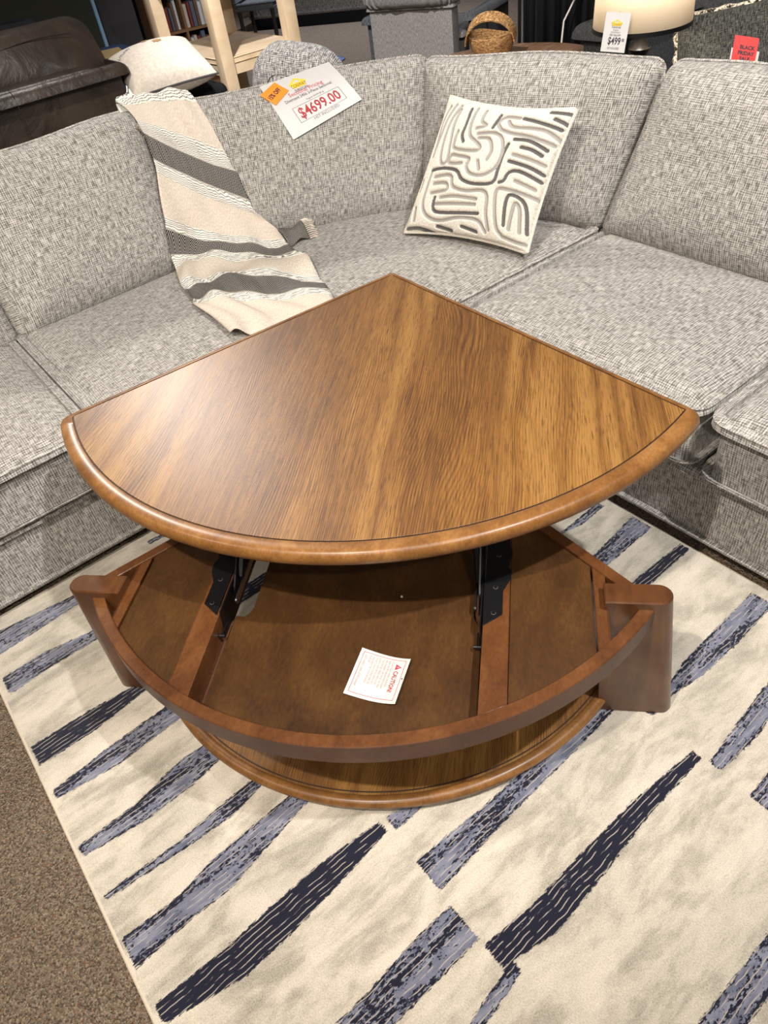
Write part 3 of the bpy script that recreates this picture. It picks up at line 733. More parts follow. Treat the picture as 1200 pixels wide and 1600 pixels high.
# lift hardware ---------------------------------------------------------------
for s in (-1, 1):
    off = -.002 if s < 0 else .003
    K = (lambda x: s*x+off)
    edge_ = [(.292, -.082), (.331, -.052), (.331, .012), (.346, .045), (.349, .068), (.342, .082), (.346, .098), (.350, .120), (.345, .150), (.340, .25), (.292, .25)]
    P = [(K(x), y) for x, y in edge_]; P = P if s > 0 else P[::-1]
    g = G(); slab(g, P, RZ-.004, RZ-.001, .0006, 1); br_ = g.build('lift_bracket', M['black'], T)
    for bx, by in ((.313, -.050), (.315, .020), (.320, .115)):
        g = G(); lathe(g, [(.0045, RZ-.0012), (.0045, RZ+.0006), (.002, RZ+.0008)], K(bx), by, 14); g.build('screw', M['steel'] if 0 else M['black'], br_)
        g = G(); lathe(g, [(.0052, RZ-.0012), (.0052, RZ-.0002)], K(bx), by, 14); g.build('washer', M['greyink'], br_)
    # vertical side plate in the slot
    def vp(u, v, h): return (K(.288)-s*h, u, v)
    g = G(); prism_on(g, [(-.082, .400), (-.095, .372), (-.06, .362), (.22, .362), (.25, .40), (.25, RZ-.002), (-.075, RZ-.002)], vp, 0, .003); g.build('side_plate', M['black'], br_)
    # folding arms up to the top
    def armp(name, p, q, wd, hx, mat):
        p, q = Vector(p), Vector(q); d = (q-p).normalized(); n_ = Vector((-d.y, d.x)); pts = []
        for c_, a0 in ((p, 90), (q, -90)):
            for i in range(7):
                a = math.radians(a0+180*i/6); v_ = d*math.cos(a)+n_*math.sin(a); pts.append(tuple(c_+v_*wd/2))
        g = G(); prism_on(g, pts, lambda u, v, h: (K(.283)-s*(hx+h), u, v), 0, .004); return g.build(name, mat, br_)
    armp('lift_arm', (.02, .415), (.30, .628), .034, .000, M['black'])
    armp('lift_arm', (.13, .400), (.41, .628), .030, .006, M['black'])
    armp('link_bar', (-.015, .408), (.14, .415), .016, .009, M['steel'] if s < 0 else M['black'])
    g = G(); tube(g, [(K(.28), .05, .42), (K(.262), .20, .60)], .011, 8); g.build('gas_spring', M['black'], br_)
    g = G(); prism_on(g, [(.08, .628), (.55, .628), (.55, .643), (.08, .643)], lambda u, v, h: (K(.25)+s*h, u, v), 0, .05); g.build('top_rail', M['black'], br_)
    g = G(); tube(g, [(K(.281), -.075, .40), (K(.281), -.115, .401)], .0018, 6); tube(g, [(K(.289), -.112, .401), (K(.273), -.112, .401)], .0042, 8); g.build('bolt', M['black'], br_)

g = G(); box(g, -.294, -.262, -.285, -.046, .366, .372); g.build('light_block_board', M['apron'], T, smooth=False)  # added filler, keeps the left gap dark and stops a light streak
g = G(); box(g, .262, .292, -.05, .30, .366, .372); g.build('light_block_board', M['apron'], T, smooth=False)  # added under the right slot to block light leaking onto the shelf

# caution card -----------------------------------------------------------------
ME, MN = Vector((math.cos(PH), math.sin(PH), 0)), Vector((-math.sin(PH), math.cos(PH), 0)); MO = Vector((-.963, .486, 0))
def tw(a, b, z): return MO+ME*a+MN*b+Vector((0, 0, z))
cTL, cTR, cBR, cBL = [(.039, -.120), (.148, -.147), (.129, -.255), (.018, -.234)]
def card_pt(u, v, h=0):      # u across (left to right in the photo), v down
    a = (1-u)*(1-v)*cTL[0]+u*(1-v)*cTR[0]+u*v*cBR[0]+(1-u)*v*cBL[0]
    b = (1-u)*(1-v)*cTL[1]+u*(1-v)*cTR[1]+u*v*cBR[1]+(1-u)*v*cBL[1]
    return tw(a, b, zc+.0012+.011*(2*u-1)**2*(.5+.5*u)+h)
card = empty('caution_card', tuple(tw(.08, -.19, zc)), 0, 'small white caution card with red print, curled on the open tray of the table', 'card')
ci = card.matrix_world
def toc(p): return p-Vector(card.location)
g = G(); n_ = 16; top_ = [toc(card_pt(i/n_, j/n_, .0004)) for j in range(n_+1) for i in range(n_+1)]; bot_ = [toc(card_pt(i/n_, j/n_, 0)) for j in range(n_+1) for i in range(n_+1)]
def gridf(n, m, o=0, flip=False): return [tuple((o+j*(n+1)+i, o+j*(n+1)+i+1, o+(j+1)*(n+1)+i+1, o+(j+1)*(n+1)+i)[::-1 if flip else 1]) for j in range(m) for i in range(n)]
g.add(top_+bot_, gridf(n_, n_)+gridf(n_, n_, (n_+1)**2, True)); g.build('sheet', M['card'], card)
def cl(pts, wd, name, mat):
    g = G()
    for (u0, v0), (u1, v1) in zip(pts, pts[1:]):
        du, dv = u1-u0, v1-v0; L = math.hypot(du, dv); nu, nv = -dv/L*wd, du/L*wd
        m_ = 14; vs = []
        for i in range(m_+1):
            t = i/m_; vs += [toc(card_pt(u0+du*t+nu, v0+dv*t+nv, .0008)), toc(card_pt(u0+du*t-nu, v0+dv*t-nv, .0008))]
        g.add(vs, [(2*i, 2*i+1, 2*i+3, 2*i+2) for i in range(m_)])
    return g.build(name, mat, card)
cl([(.07, .06), (.93, .06), (.93, .93), (.07, .93), (.07, .06)], .006, 'printed_border', M['pinkink'])
# writing runs down the card: text x -> v, text y (up) -> u
def ctext(name, s, size, u, v, mat, width=None, **kw):
    o = text_mesh(name, s, size, mat, card, lambda x, y: toc(card_pt(u+y, v+x, .0009)), **kw); return o
ctext('caution_word', 'CAUTION!', .125, .755, .30, M['redink'], xs=.78, bold=.003)
g = G(); prism_on(g, [(0, 0), (.13, 0), (.065, .12)], lambda x, y, h: toc(card_pt(.755+y, .15+x, .0008+h)), 0, .0002); tri = g.build('warning_triangle', M['redmark'], card)
g = G(); prism_on(g, [(.058, .022), (.072, .022), (.072, .08), (.058, .08)], lambda x, y, h: toc(card_pt(.755+y, .15+x, .00115+h)), 0, .0001); g.build('exclamation_bar', M['card'], tri)
for i, (s_, v_) in enumerate([('DO NOT PLACE HANDS OR FINGERS', .10), ('NEAR THE MECHANISM WHILE RAISING', .10), ('OR LOWERING THE TOP OF THE TABLE', .10), ('TOP MUST BE OPENED AND CLOSED', .10), ('SLOWLY USING BOTH HANDS ONLY', .10), ('DO NOT LEAVE CHILDREN NEAR THE', .10), ('TABLE WITH THE TOP IN THE RAISED', .10), ('POSITION', .10)]):
    ctext('small_print', s_, .052, .665-.066*i, v_, M['paleink'], xs=.66)
ctext('small_print', 'KEEP HANDS CLEAR OF MECHANISM', .056, .115, .12, M['paleink'], xs=.72)
g = G(); lathe(g, [(.0016, 0), (.0016, .0002)], 0, 0, 10); o = g.build('punched_hole', M['ink'], card); o.location = toc(card_pt(.965, .46, .0008))

g = G(); R = [[(r_*math.cos(a)*(1+.2*math.sin(3*a)), r_*math.sin(a), z) for a in np.linspace(0, 2*math.pi, 9)[:-1]] for r_, z in ((.002, 0), (.0032, .0015), (.0022, .0035))]
rings(g, R); o = g.build('foam_crumb', M['card']); o.location = tw(.105, .028, zc+.0002); tag(o, 'tiny white foam crumb on the tray board, between the two lift brackets', 'crumb')


# ================================================================ throw blanket draped over the back and seat
rowsT = [((-3.04,1.035,.96),(-3.00,1.12,.96),(-2.95,1.22,.95)), ((-2.995,1.035,1.045),(-2.945,1.14,1.055),(-2.885,1.26,1.050)),
 ((-2.945,1.045,1.040),(-2.895,1.16,1.035),(-2.835,1.285,1.010)), ((-2.90,1.055,1.0),(-2.835,1.175,.930),(-2.755,1.305,.838)),
 ((-2.885,1.060,.957),(-2.815,1.20,.845),(-2.735,1.324,.771)), ((-2.845,1.050,.873),(-2.785,1.195,.755),(-2.700,1.330,.664)),
 ((-2.830,1.040,.833),(-2.770,1.195,.700),(-2.675,1.350,.600)), ((-2.800,1.010,.763),(-2.740,1.195,.640),(-2.620,1.375,.545)),
 ((-2.785,.992,.692),(-2.700,1.20,.565),(-2.540,1.360,.525)), ((-2.770,.980,.652),(-2.665,1.185,.537),(-2.482,1.346,.520)),
 ((-2.735,.958,.565),(-2.645,1.140,.520),(-2.390,1.321,.518)), ((-2.695,.945,.528),(-2.600,1.107,.516),(-2.318,1.320,.518)),
 ((-2.542,.889,.520),(-2.500,1.040,.517),(-2.164,1.262,.518)), ((-2.480,.879,.518),(-2.440,1.035,.517),(-2.115,1.251,.517)),
 ((-2.400,.868,.516),(-2.290,1.004,.515),(-2.040,1.219,.512)), ((-2.350,.848,.516),(-2.230,.998,.513),(-1.995,1.205,.505)),
 ((-2.183,.842,.517),(-2.066,1.002,.512),(-1.950,1.195,.480)), ((-2.060,.832,.515),(-1.985,.950,.500),(-1.925,1.190,.440))]
kinds = ['C','W','C','W','H','W','C','C','W','H','W','C','W','H','W','C','C']
V0 = Vector
def lag3(a, b, c, u): return V0(a)*(2*(u-.5)*(u-1))+V0(b)*(-4*u*(u-1))+V0(c)*(2*u*(u-.5))
def crom(p0, p1, p2, p3, t): return .5*((2*p1)+(-p0+p2)*t+(2*p0-5*p1+4*p2-p3)*t*t+(-p0+3*p1-3*p2+p3)*t**3)
NU, NS = 44, 9
grid, vv, wav, her = [], [], [], []
vacc = 0.0
for i, kd in enumerate(kinds):
    a = rowsT[max(i-1, 0)], rowsT[i], rowsT[i+1], rowsT[min(i+2, len(rowsT)-1)]
    L = (lag3(*rowsT[i], .5)-lag3(*rowsT[i+1], .5)).length
    for s_ in range(NS if i < len(kinds)-1 else NS+1):
        t = s_/NS; row = []
        for j in range(NU+1):
            u = j/NU; row.append(crom(*[lag3(*r_, u) for r_ in a], t))
        grid.append(row); vv.append(vacc+L*t); wav.append(1.0 if kd == 'W' else 0.0); her.append(1.0 if kd == 'H' else 0.0)
    vacc += L
# keep the cloth off the upholstery
def bvh_of(objs):
    vs, fs = [], []
    for o in objs:
        o_ = len(vs); mw = Matrix.Identity(4); q = o; vs += [v.co.copy() for v in o.data.vertices]; fs += [tuple(i+o_ for i in p.vertices) for p in o.data.polygons]
    return BVHTree.FromPolygons(vs, fs)
sofa_parts = [o for r_ in (SL, SC, SR) for o in r_.children if o.type == 'MESH']
SB = bvh_of(sofa_parts)
nr = len(grid)
def surf_normal(i, j):
    a = grid[min(i+1, nr-1)][j]-grid[max(i-1, 0)][j]; b = grid[i][min(j+1, NU)]-grid[i][max(j-1, 0)]
    n = b.cross(a)
    if n.dot(V0((.7, -.3, .6))) < 0: n = -n
    return n.normalized()
NR = [[surf_normal(i, j) for j in range(NU+1)] for i in range(nr)]
lift = np.zeros((nr, NU+1))
for i in range(nr):
    for j in range(NU+1):
        n = NR[i][j]; p = grid[i][j]; o = p+n*.12
        h = SB.ray_cast(o, -n, .30)
        if h[0] is not None:
            lift[i, j] = max(0, .12-h[3]+.005)
for _ in range(5):                                      # smooth but never below the contact
    q = lift.copy(); q[1:-1, 1:-1] = (lift[:-2, 1:-1]+lift[2:, 1:-1]+lift[1:-1, :-2]+lift[1:-1, 2:]+lift[1:-1, 1:-1]*2)/6; lift = np.maximum(lift, q*.98)
vsT = []
for i in range(nr):
    for j in range(NU+1):
        u, v = j/NU, vv[i]; seat = min(1, max(0, (v-.55)/.15))
        fold = .006*math.sin(u*17+v*5)*(1-seat)*(.3+u)+seat*(.011*math.sin(9*u+14*v+1.2*math.sin(7*v))+.007*math.sin(21*u-9*v))+.007
        rid = (wav[i]*.0010*math.sin(v*2*math.pi/.011+2*math.sin(u*60))) if i > 12 else 0
        vsT.append(tuple(grid[i][j]+NR[i][j]*(lift[i, j]+max(fold+.008*seat, .001)+rid)))
g = G(); W_ = .42
g.add(vsT, gridf(NU, nr-1), [(j/NU*W_, vv[i]) for i in range(nr) for j in range(NU+1)])
g.at = {'wavy': np.repeat(wav, NU+1).astype(np.float32), 'herr': np.repeat(her, NU+1).astype(np.float32)}
throw = g.build('throw_blanket', M['throw'], smooth=True, sharp=0)
md = throw.modifiers.new('thickness', 'SOLIDIFY'); md.thickness = .003; md.offset = 0
tag(throw, 'cream woven throw with black herringbone stripes draped over the sofa back and seat', 'throw')
g = G()                                                 # loose end poking out beside it, fringed
n1, n2 = 14, 12
def fl(u, v): 
    a = V0((-2.645, 1.375, .532)).lerp(V0((-2.51, 1.362, .520)), v); b = V0((-2.610, 1.480, .545)).lerp(V0((-2.505, 1.455, .522)), v)
    return a.lerp(b, u)+V0((0, 0, .022*math.sin(v*3.1)+.008*math.sin(7*u+4*v)))
g.add([tuple(fl(i/n1, j/n2)) for j in range(n2+1) for i in range(n1+1)], gridf(n1, n2), [(j/n2*.13, i/n1*.14) for j in range(n2+1) for i in range(n1+1)])
N_ = (n1+1)*(n2+1); g.at = {'wavy': np.zeros(N_, np.float32), 'herr': np.ones(N_, np.float32)}
e_ = g.build('folded_end', M['throw'], throw, sharp=0); md = e_.modifiers.new('thickness', 'SOLIDIFY'); md.thickness = .003
g = G()
for k_ in range(18):
    v = k_/17; p = fl(1, v); q = p+V0((.012+.006*random.random(), .030+.012*random.random(), -.006)); tube(g, [p, (p+q)/2+V0((0, 0, .006)), q], .0018, 5)
g.build('fringe', M['linen'], throw)

# ================================================================ patterned pillow
STROKES = [(0,[(0.11,0.94),(0.07,0.82),(0.06,0.7),(0.05,0.59)]),(0,[(0.16,0.94),(0.12,0.83),(0.11,0.71),(0.13,0.57),(0.17,0.5),(0.21,0.53),(0.19,0.64),(0.16,0.79),(0.17,0.91)]),(1,[(0.26,0.93),(0.27,0.81),(0.27,0.73),(0.3,0.68)]),(0,[(0.31,0.94),(0.31,0.82),(0.34,0.73),(0.41,0.69),(0.46,0.65),(0.42,0.62),(0.25,0.62),(0.22,0.67),(0.22,0.75)]),(0,[(0.06,0.92),(0.03,0.8),(0.04,0.66),(0.05,0.55)]),(0,[(0.39,0.93),(0.39,0.85),(0.44,0.82),(0.37,0.79)]),(1,[(0.52,0.91),(0.5,0.81)]),(0,[(0.4,0.75),(0.53,0.77),(0.61,0.73),(0.65,0.62),(0.63,0.51),(0.55,0.45),(0.45,0.45),(0.4,0.5),(0.4,0.56),(0.29,0.57)]),(0,[(0.42,0.72),(0.51,0.72),(0.56,0.64),(0.55,0.57)]),(1,[(0.1,0.45),(0.21,0.47),(0.33,0.46),(0.4,0.4),(0.51,0.38),(0.65,0.41),(0.66,0.51),(0.66,0.62),(0.67,0.7)]),(0,[(0.15,0.4),(0.29,0.42),(0.34,0.34),(0.46,0.32),(0.59,0.34),(0.64,0.3),(0.66,0.19),(0.7,0.07)]),(0,[(0.16,0.35),(0.27,0.36),(0.29,0.31),(0.16,0.28)]),(0,[(0.1,0.43),(0.1,0.33),(0.11,0.2),(0.18,0.11),(0.3,0.08),(0.46,0.12),(0.61,0.12),(0.68,0.05)]),(1,[(0.21,0.25),(0.22,0.17),(0.3,0.14),(0.6,0.17)]),(0,[(0.26,0.25),(0.37,0.27),(0.56,0.27)]),(0,[(0.23,0.2),(0.56,0.23)]),(0,[(0.8,0.06),(0.76,0.1),(0.72,0.23),(0.7,0.36),(0.77,0.38),(0.91,0.37),(1.01,0.36)]),(1,[(0.81,0.13),(0.79,0.29),(0.81,0.35),(0.9,0.33),(0.95,0.26),(0.98,0.12)]),(0,[(0.85,0.11),(0.85,0.25),(0.86,0.3),(0.9,0.26),(0.93,0.11)]),(0,[(0.56,0.81),(0.53,0.85),(0.57,0.9),(0.67,0.9)]),(0,[(0.57,0.8),(0.66,0.78),(0.79,0.77),(0.98,0.73)]),(0,[(0.6,0.87),(0.65,0.83),(0.77,0.83),(0.89,0.82),(1.0,0.77)]),(1,[(0.7,0.9),(0.81,0.88),(0.98,0.84)]),(1,[(0.91,0.91),(1.0,0.88)]),(1,[(0.7,0.74),(0.81,0.74),(0.95,0.69)]),(1,[(0.77,0.69),(0.85,0.68),(0.93,0.65)]),(0,[(0.73,0.63),(0.87,0.61),(0.97,0.59)]),(1,[(0.72,0.58),(0.87,0.56),(0.98,0.53)]),(1,[(0.7,0.42),(0.73,0.44),(0.75,0.5),(0.82,0.52),(0.98,0.48)]),(0,[(0.81,0.45),(0.96,0.42)]),(0,[(0.3,0.57),(0.24,0.57),(0.24,0.51),(0.35,0.52)]),(0,[(0.48,0.55),(0.51,0.49)]),(1,[(0.86,0.96),(1.0,0.95)]),(1,[(0.03,0.02),(0.14,0.02),(0.27,-0.01)]),(1,[(0.29,0.04),(0.41,0.02)]),(1,[(0.49,0.06),(0.61,0.04)]),(0,[(0.81,0.05),(0.92,0.04),(1.02,0.05)]),(0,[(0.05,0.17),(0.07,0.08)]),(0,[(0.03,0.37),(0.03,0.3)])]
BLp, BRp, TRp, TLp = V0((-2.190,1.690,.530)), V0((-1.680,1.822,.530)), V0((-1.690,2.062,.925)), V0((-2.210,1.985,.925))
npl = (BRp-BLp).cross(TLp-BLp).normalized()
if npl.y > 0: npl = -npl
NP = 190
U, Vv = np.meshgrid(np.linspace(0, 1, NP+1), np.linspace(0, 1, NP+1))
ST = np.full(U.shape, 9.0); DKs = np.zeros(U.shape)
def seg_d(px, py, a, b):
    ax, ay = a; bx, by = b; dx, dy = bx-ax, by-ay; L = dx*dx+dy*dy+1e-9
    t = np.clip(((px-ax)*dx+(py-ay)*dy)/L, 0, 1); return np.hypot(px-ax-t*dx, py-ay-t*dy)
def smoothline(P):
    if len(P) < 3: return P
    out = []; Q = [P[0]]+P+[P[-1]]
    for i in range(1, len(Q)-2):
        for k_ in range(4):
            t = k_/4; out.append(tuple(.5*(2*Q[i][c]+(Q[i+1][c]-Q[i-1][c])*t+(2*Q[i-1][c]-5*Q[i][c]+4*Q[i+1][c]-Q[i+2][c])*t*t+(3*Q[i][c]-Q[i-1][c]-3*Q[i+1][c]+Q[i+2][c])*t**3) for c in (0, 1)))
    return out+[P[-1]]
for dk_, P in STROKES:
    P = smoothline(P)
    for a, b in zip(P, P[1:]):
        d = seg_d(U, Vv, a, b); m_ = d < ST; ST = np.where(m_, d, ST); DKs = np.where(m_, dk_, DKs)
stroke = 1/(1+np.exp((ST-.0125)/.0028))
def pil_pt(u, v, side):
    e = (4*u*(1-u))*(4*v*(1-v)); th = .068*e**.38
    # edges draw in between the corners
    cu, cv = u-.5, v-.5
    k1 = 1-.055*(1-(2*cv)**2)*1.0; k2 = 1-.085*(1-(2*cu)**2)
    uu, v2 = .5+cu*k1, .5+cv*k2
    base = BLp.lerp(BRp, uu).lerp(TLp.lerp(TRp, uu), v2)
    return base, th
vs = []
for side in (1, -1):
    for j in range(NP+1):
        for i in range(NP+1):
            b, th = pil_pt(i/NP, j/NP, side)
            h = th*side
            if side > 0: h += .005*(1-2*stroke[j, i])*min(1, th/.02)
            vs.append(tuple(b+npl*h))
g = G(); o2 = (NP+1)**2
fs = gridf(NP, NP)+gridf(NP, NP, o2, True)
per = [j*(NP+1)+i for j, i in [(0, i) for i in range(NP+1)]+[(j, NP) for j in range(1, NP+1)]+[(NP, i) for i in range(NP-1, -1, -1)]+[(j, 0) for j in range(NP-1, 0, -1)]]
uv1 = [(i/NP*.5, j/NP*.5) for j in range(NP+1) for i in range(NP+1)]
g.add(vs, fs, uv1+uv1)
z0_ = np.zeros(o2)
g.at = {'stroke': np.concatenate([stroke.ravel(), z0_]).astype(np.float32), 'dark': np.concatenate([DKs.ravel(), z0_]).astype(np.float32)}
pil = g.build('throw_pillow', M['pillow'], sharp=0); tag(pil, 'square cream tufted pillow with grey and black maze lines, leaning on the corner sofa seat', 'pillow')
g = G(); tube(g, [vs[k_] for k_ in per[::6]], .006, 6, True); g.at = {}; pp = g.build('edge_seam', M['pillow'], pil)

# ================================================================ sectional price sign on the sofa back
TLs, TRs, BRs, BLs = V0((-2.772,1.520,1.012)), V0((-2.660,1.775,1.046)), V0((-2.530,1.815,.922)), V0((-2.635,1.543,.838))
price = empty('sofa_price_sign', tuple((BLs+BRs)/2), 0, 'white sectional price sign reading $4699.00 on the corner sofa back', 'sign')
def sp(u, v, h=0):                    # u right, v down ; bends back over the ridge at the top
    p = TLs.lerp(TRs, u).lerp(BLs.lerp(BRs, u), v); n = V0((.82, -.42, .40))
    return p+n*(.012*math.sin(math.pi*min(1, v*1.0))+.006+h)
def toP(p): return p-V0(price.location)
n_ = 18
g = G(); g.add([tuple(toP(sp(i/n_, j/n_, .0004))) for j in range(n_+1) for i in range(n_+1)]+[tuple(toP(sp(i/n_, j/n_, 0))) for j in range(n_+1) for i in range(n_+1)], gridf(n_, n_)+gridf(n_, n_, (n_+1)**2, True)); g.build('sheet', M['white'], price)
def strip(name, pts, wd, mat, parent, fn, h=.0007):
    g = G()
    for (u0, v0), (u1, v1) in zip(pts, pts[1:]):
        du, dv = u1-u0, v1-v0; L = math.hypot(du, dv); nu, nv = -dv/L*wd, du/L*wd; vs = []
        for i in range(11):
            t = i/10; vs += [tuple(fn(u0+du*t+nu, v0+dv*t+nv, h)), tuple(fn(u0+du*t-nu, v0+dv*t-nv, h))]
        g.add(vs, [(2*i, 2*i+1, 2*i+3, 2*i+2) for i in range(10)])
    return g.build(name, mat, parent)
SPf = lambda u, v, h=0: toP(sp(u, v, h))
def stext(name, s, size, u, v, mat, **kw):
    return text_mesh(name, s, size, mat, price, lambda x, y: SPf(u+x, v-y*1.25, .0011), **kw)
LEG = .30/.17
strip('price_frame', [(.20, .555), (.86, .555), (.86, .83), (.20, .83), (.20, .555)], .0035, M['greyink'], price, SPf)
stext('price_text', '$4699.00', .215, .53, .775, M['redink'], align='CENTER', xs=.72, bold=.004)
stext('headline_text', 'Sectional Pricing', .085, .50, .365, M['pinkink'], align='CENTER', xs=.86, bold=.001)
stext('model_text', 'Divercent 2456 3-Piece Sectional', .062, .50, .440, M['greyink'], align='CENTER', xs=.80, bold=.001)
stext('detail_text', 'Regular $5699.00 at', .038, .55, .525, M['greyink'], align='CENTER', xs=.80)
stext('detail_text', 'HST INCLUDED', .060, .55, .895, M['greyink'], align='CENTER', xs=.86)
def logo(parent, fn, cu, cv, s, asp):
    # roof outline, yellow name, dark second line
    r_ = [(-.5, .02), (0, -.30), (.5, .02), (.43, .10), (0, -.19), (-.43, .10)]
    g = G(); vs = [tuple(fn(cu+x*s, cv+y*s*asp, .0010)) for x, y in r_]; g.add(vs, [(0, 1, 4, 5), (1, 2, 3, 4)]); lg = g.build('logo_roof', M['yellow'], parent, smooth=False)
    g = G(); vs = [tuple(fn(cu+x*s, cv+y*s*asp, .0010)) for x, y in ((-.36, -.02), (.36, -.02), (.36, .27), (-.36, .27))]; g.add(vs, [(0, 1, 2, 3)]); g.build('logo_panel', M['yellow'], parent, smooth=False)
    text_mesh('logo_text', 'CONWAY', s*.29, M['ink'], parent, lambda x, y: fn(cu+x, cv+.24*s*asp-y*asp, .0014), align='CENTER', xs=.62, bold=0)
    text_mesh('logo_text', 'FURNITURE', s*.20, M['ink'], parent, lambda x, y: fn(cu+x, cv+.46*s*asp-y*asp, .0014), align='CENTER', xs=.70)
logo(price, SPf, .46, .165, .25, 1.35)
sticker = empty('discount_sticker', tuple(sp(.07, .2, .002)), 0, 'small orange 15% OFF sticker on the left edge of the sectional price sign', 'sticker')
QS = [(-.06, .143), (.208, .02), (.305, .246), (.046, .39)]
def stf(x, y, h=0):                   # x along its writing 0..1, y up 0..1
    u = (1-x)*(1-y)*QS[3][0]+x*(1-y)*QS[2][0]+x*y*QS[1][0]+(1-x)*y*QS[0][0]
    v = (1-x)*(1-y)*QS[3][1]+x*(1-y)*QS[2][1]+x*y*QS[1][1]+(1-x)*y*QS[0][1]
    return sp(u, v, .0045+h)-V0(sticker.location)
n_ = 8; g = G(); g.add([tuple(stf(i/n_, j/n_, h)) for h in (.0005, 0) for j in range(n_+1) for i in range(n_+1)], gridf(n_, n_)+gridf(n_, n_, (n_+1)**2, True)); g.build('paper', M['orange'], sticker, smooth=False)
text_mesh('discount_text', '15% OFF', .36, M['ink'], sticker, lambda x, y: stf(.08+x, .36+y*1.1, .0014), xs=.56, bold=.012)

# ================================================================ background furniture
def blob(name, mat, parent, fn, W, H, D, r=.06, rh=None, crown=.04, lump=.01, seed=0, loc=None):
    g = G(); pad(g, rrect(-W/2, W/2, -H/2, H/2, min(r*1.5, W/2.2, H/2.2), 6), -D/2, D/2, r, crown, lump, fn=fn, seed=seed, steps=10); return g.build(name, mat, parent)
def orient(c, x, y, z):
    c, x, y, z = V0(c), V0(x).normalized(), V0(y).normalized(), V0(z).normalized()
    return lambda p: tuple(c+x*p[0]+y*p[1]+z*p[2])
# dark brown leather sofa, seen from behind
LS = empty('leather_sofa', (-4.75, .4, 0), 0, 'dark brown leather sofa seen from behind, beyond the left piece of the sectional', 'sofa')
def ls(p): return (p[0]+4.75, p[1]-.4, p[2])
def lb(name, x0, x1, y0, y1, z0, z1, r, mat='leather', lump=.006, crown=.01, seed=0):
    g = G(); P = rrect(x0+4.75, x1+4.75, y0-.4, y1-.4, r, 5); pad(g, P, z0, z1, min(r, (z1-z0)/2.1), crown, lump, seed=seed); return g.build(name, M[mat], LS)
lb('back_panel', -4.66, -4.36, -1.2, 1.66, .06, .950, .055, lump=.004)
lb('seat', -5.35, -4.64, -1.0, 1.50, .10, .47, .06)
lb('base', -5.30, -4.42, -1.1, 1.60, .0, .12, .04)
for k_, (ya, yb) in enumerate(((-1.15, .62), (.63, 1.645))):
    g = G(); fn = orient((.02, (ya+yb)/2-.4, .995), (0, 1, 0), (-.6, 0, .8), (.8, 0, .6)); pillow_pad(g, rrect(-(yb-ya)/2, (yb-ya)/2, -.20, .17, .10, 6), .14, .12, fn=fn, seed=k_, lump=.012, p=2.8); hd = g.build('head_cushion', M['leather'], LS)
    g = G(); tube(g, [tuple(V0(fn((x, .02+.01*math.sin(9*x), .140+.006*math.sin(7*x+k_))))) for x in np.linspace(-(yb-ya)/2+.08, (yb-ya)/2-.16, 24)], .0025, 5); g.build('stitching', M['leatherseam'], hd)
for y in (-.3, .32, 1.02):
    g = G(); tube(g, [(-4.348+4.75, y-.4, .12), (-4.352+4.75, y-.4, .86), (-4.372+4.75, y-.4, .935), (-4.42+4.75, y-.4, .957)], .0022, 5); g.build('back_seam', M['leatherseam'], LS)
lb('arm', -5.35, -4.60, 1.42, 1.66, .05, .62, .06)
# cream pillow and the dark ottoman under it
g = G(); pad(g, rrect(-.30, .30, -.25, .22, .05, 5), .0, .70, .05, .02, .004); ot = g.build('dark_ottoman', M['blackcloth'], None, loc=(-4.78, 2.04, 0)); tag(ot, 'black upholstered block under the cream leaf pillow beside the leather sofa', 'ottoman')
A_, B_ = V0((-4.300, 1.690, .790)), V0((-4.250, 2.080, .800))
xd = (B_-A_).normalized(); yd = V0((-.93, .12, .30)); yd = (yd-xd*yd.dot(xd)).normalized(); zd = xd.cross(yd); lc = (A_+B_)/2-xd*.04+yd*.21
def lin(u, v, s): 
    e = (4*u*(1-u))*(4*v*(1-v)); th = .115*e**.42; return lc+xd*(u-.5)*.50*(1-.06*(1-(2*v-1)**2))+yd*(v-.5)*.42*(1-.06*(1-(2*u-1)**2))+zd*th*s
n_ = 30; g = G(); g.add([tuple(lin(i/n_, j/n_, s)) for s in (1, -1) for j in range(n_+1) for i in range(n_+1)], gridf(n_, n_)+gridf(n_, n_, (n_+1)**2, True)); lp = g.build('leaf_pillow', M['linen'], sharp=0)
tag(lp, 'cream linen pillow with grey piping and a printed leaf, beside the leather sofa', 'pillow')
g = G(); pe = [(t, 0) for t in np.linspace(0, 1, 14)]+[(1, t) for t in np.linspace(.07, 1, 13)]+[(t, 1) for t in np.linspace(.93, 0, 13)]+[(0, t) for t in np.linspace(.93, .07, 12)]
tube(g, [tuple(lin(u, v, 1)) for u, v in pe], .0055, 6, True); g.build('piping', M['greypanel'], lp)
def onpil(x, y, h=.003):
    u, v = x, y; return tuple(lin(u, v, 1)+zd*h)
lf = [(.0, -.5), (.12, -.22), (.42, -.30), (.30, -.08), (.5, .12), (.24, .14), (.18, .34), (0, .22), (0, .5), (0, .22), (-.18, .34), (-.24, .14), (-.5, .12), (-.30, -.08), (-.42, -.30), (-.12, -.22)]
for cu_, cv_, s_ in ((.56, .66, .16), (.44, .80, .12)):
    g = G(); c_ = len(lf); g.add([onpil(cu_, cv_, .004)]+[onpil(cu_+x*s_*.8, cv_+y*s_, .0035) for x, y in lf], [(0, 1+i, 1+(i+1) % c_) for i in range(c_)]); g.build('leaf_motif', M['leaf'], lp, smooth=False)
text_mesh('stitched_letters', 'AUTUMN', .10, M['bluetext'], lp, lambda x, y: onpil(.03+x*.55, .62+y*.8+x*.25, .004), xs=.9)
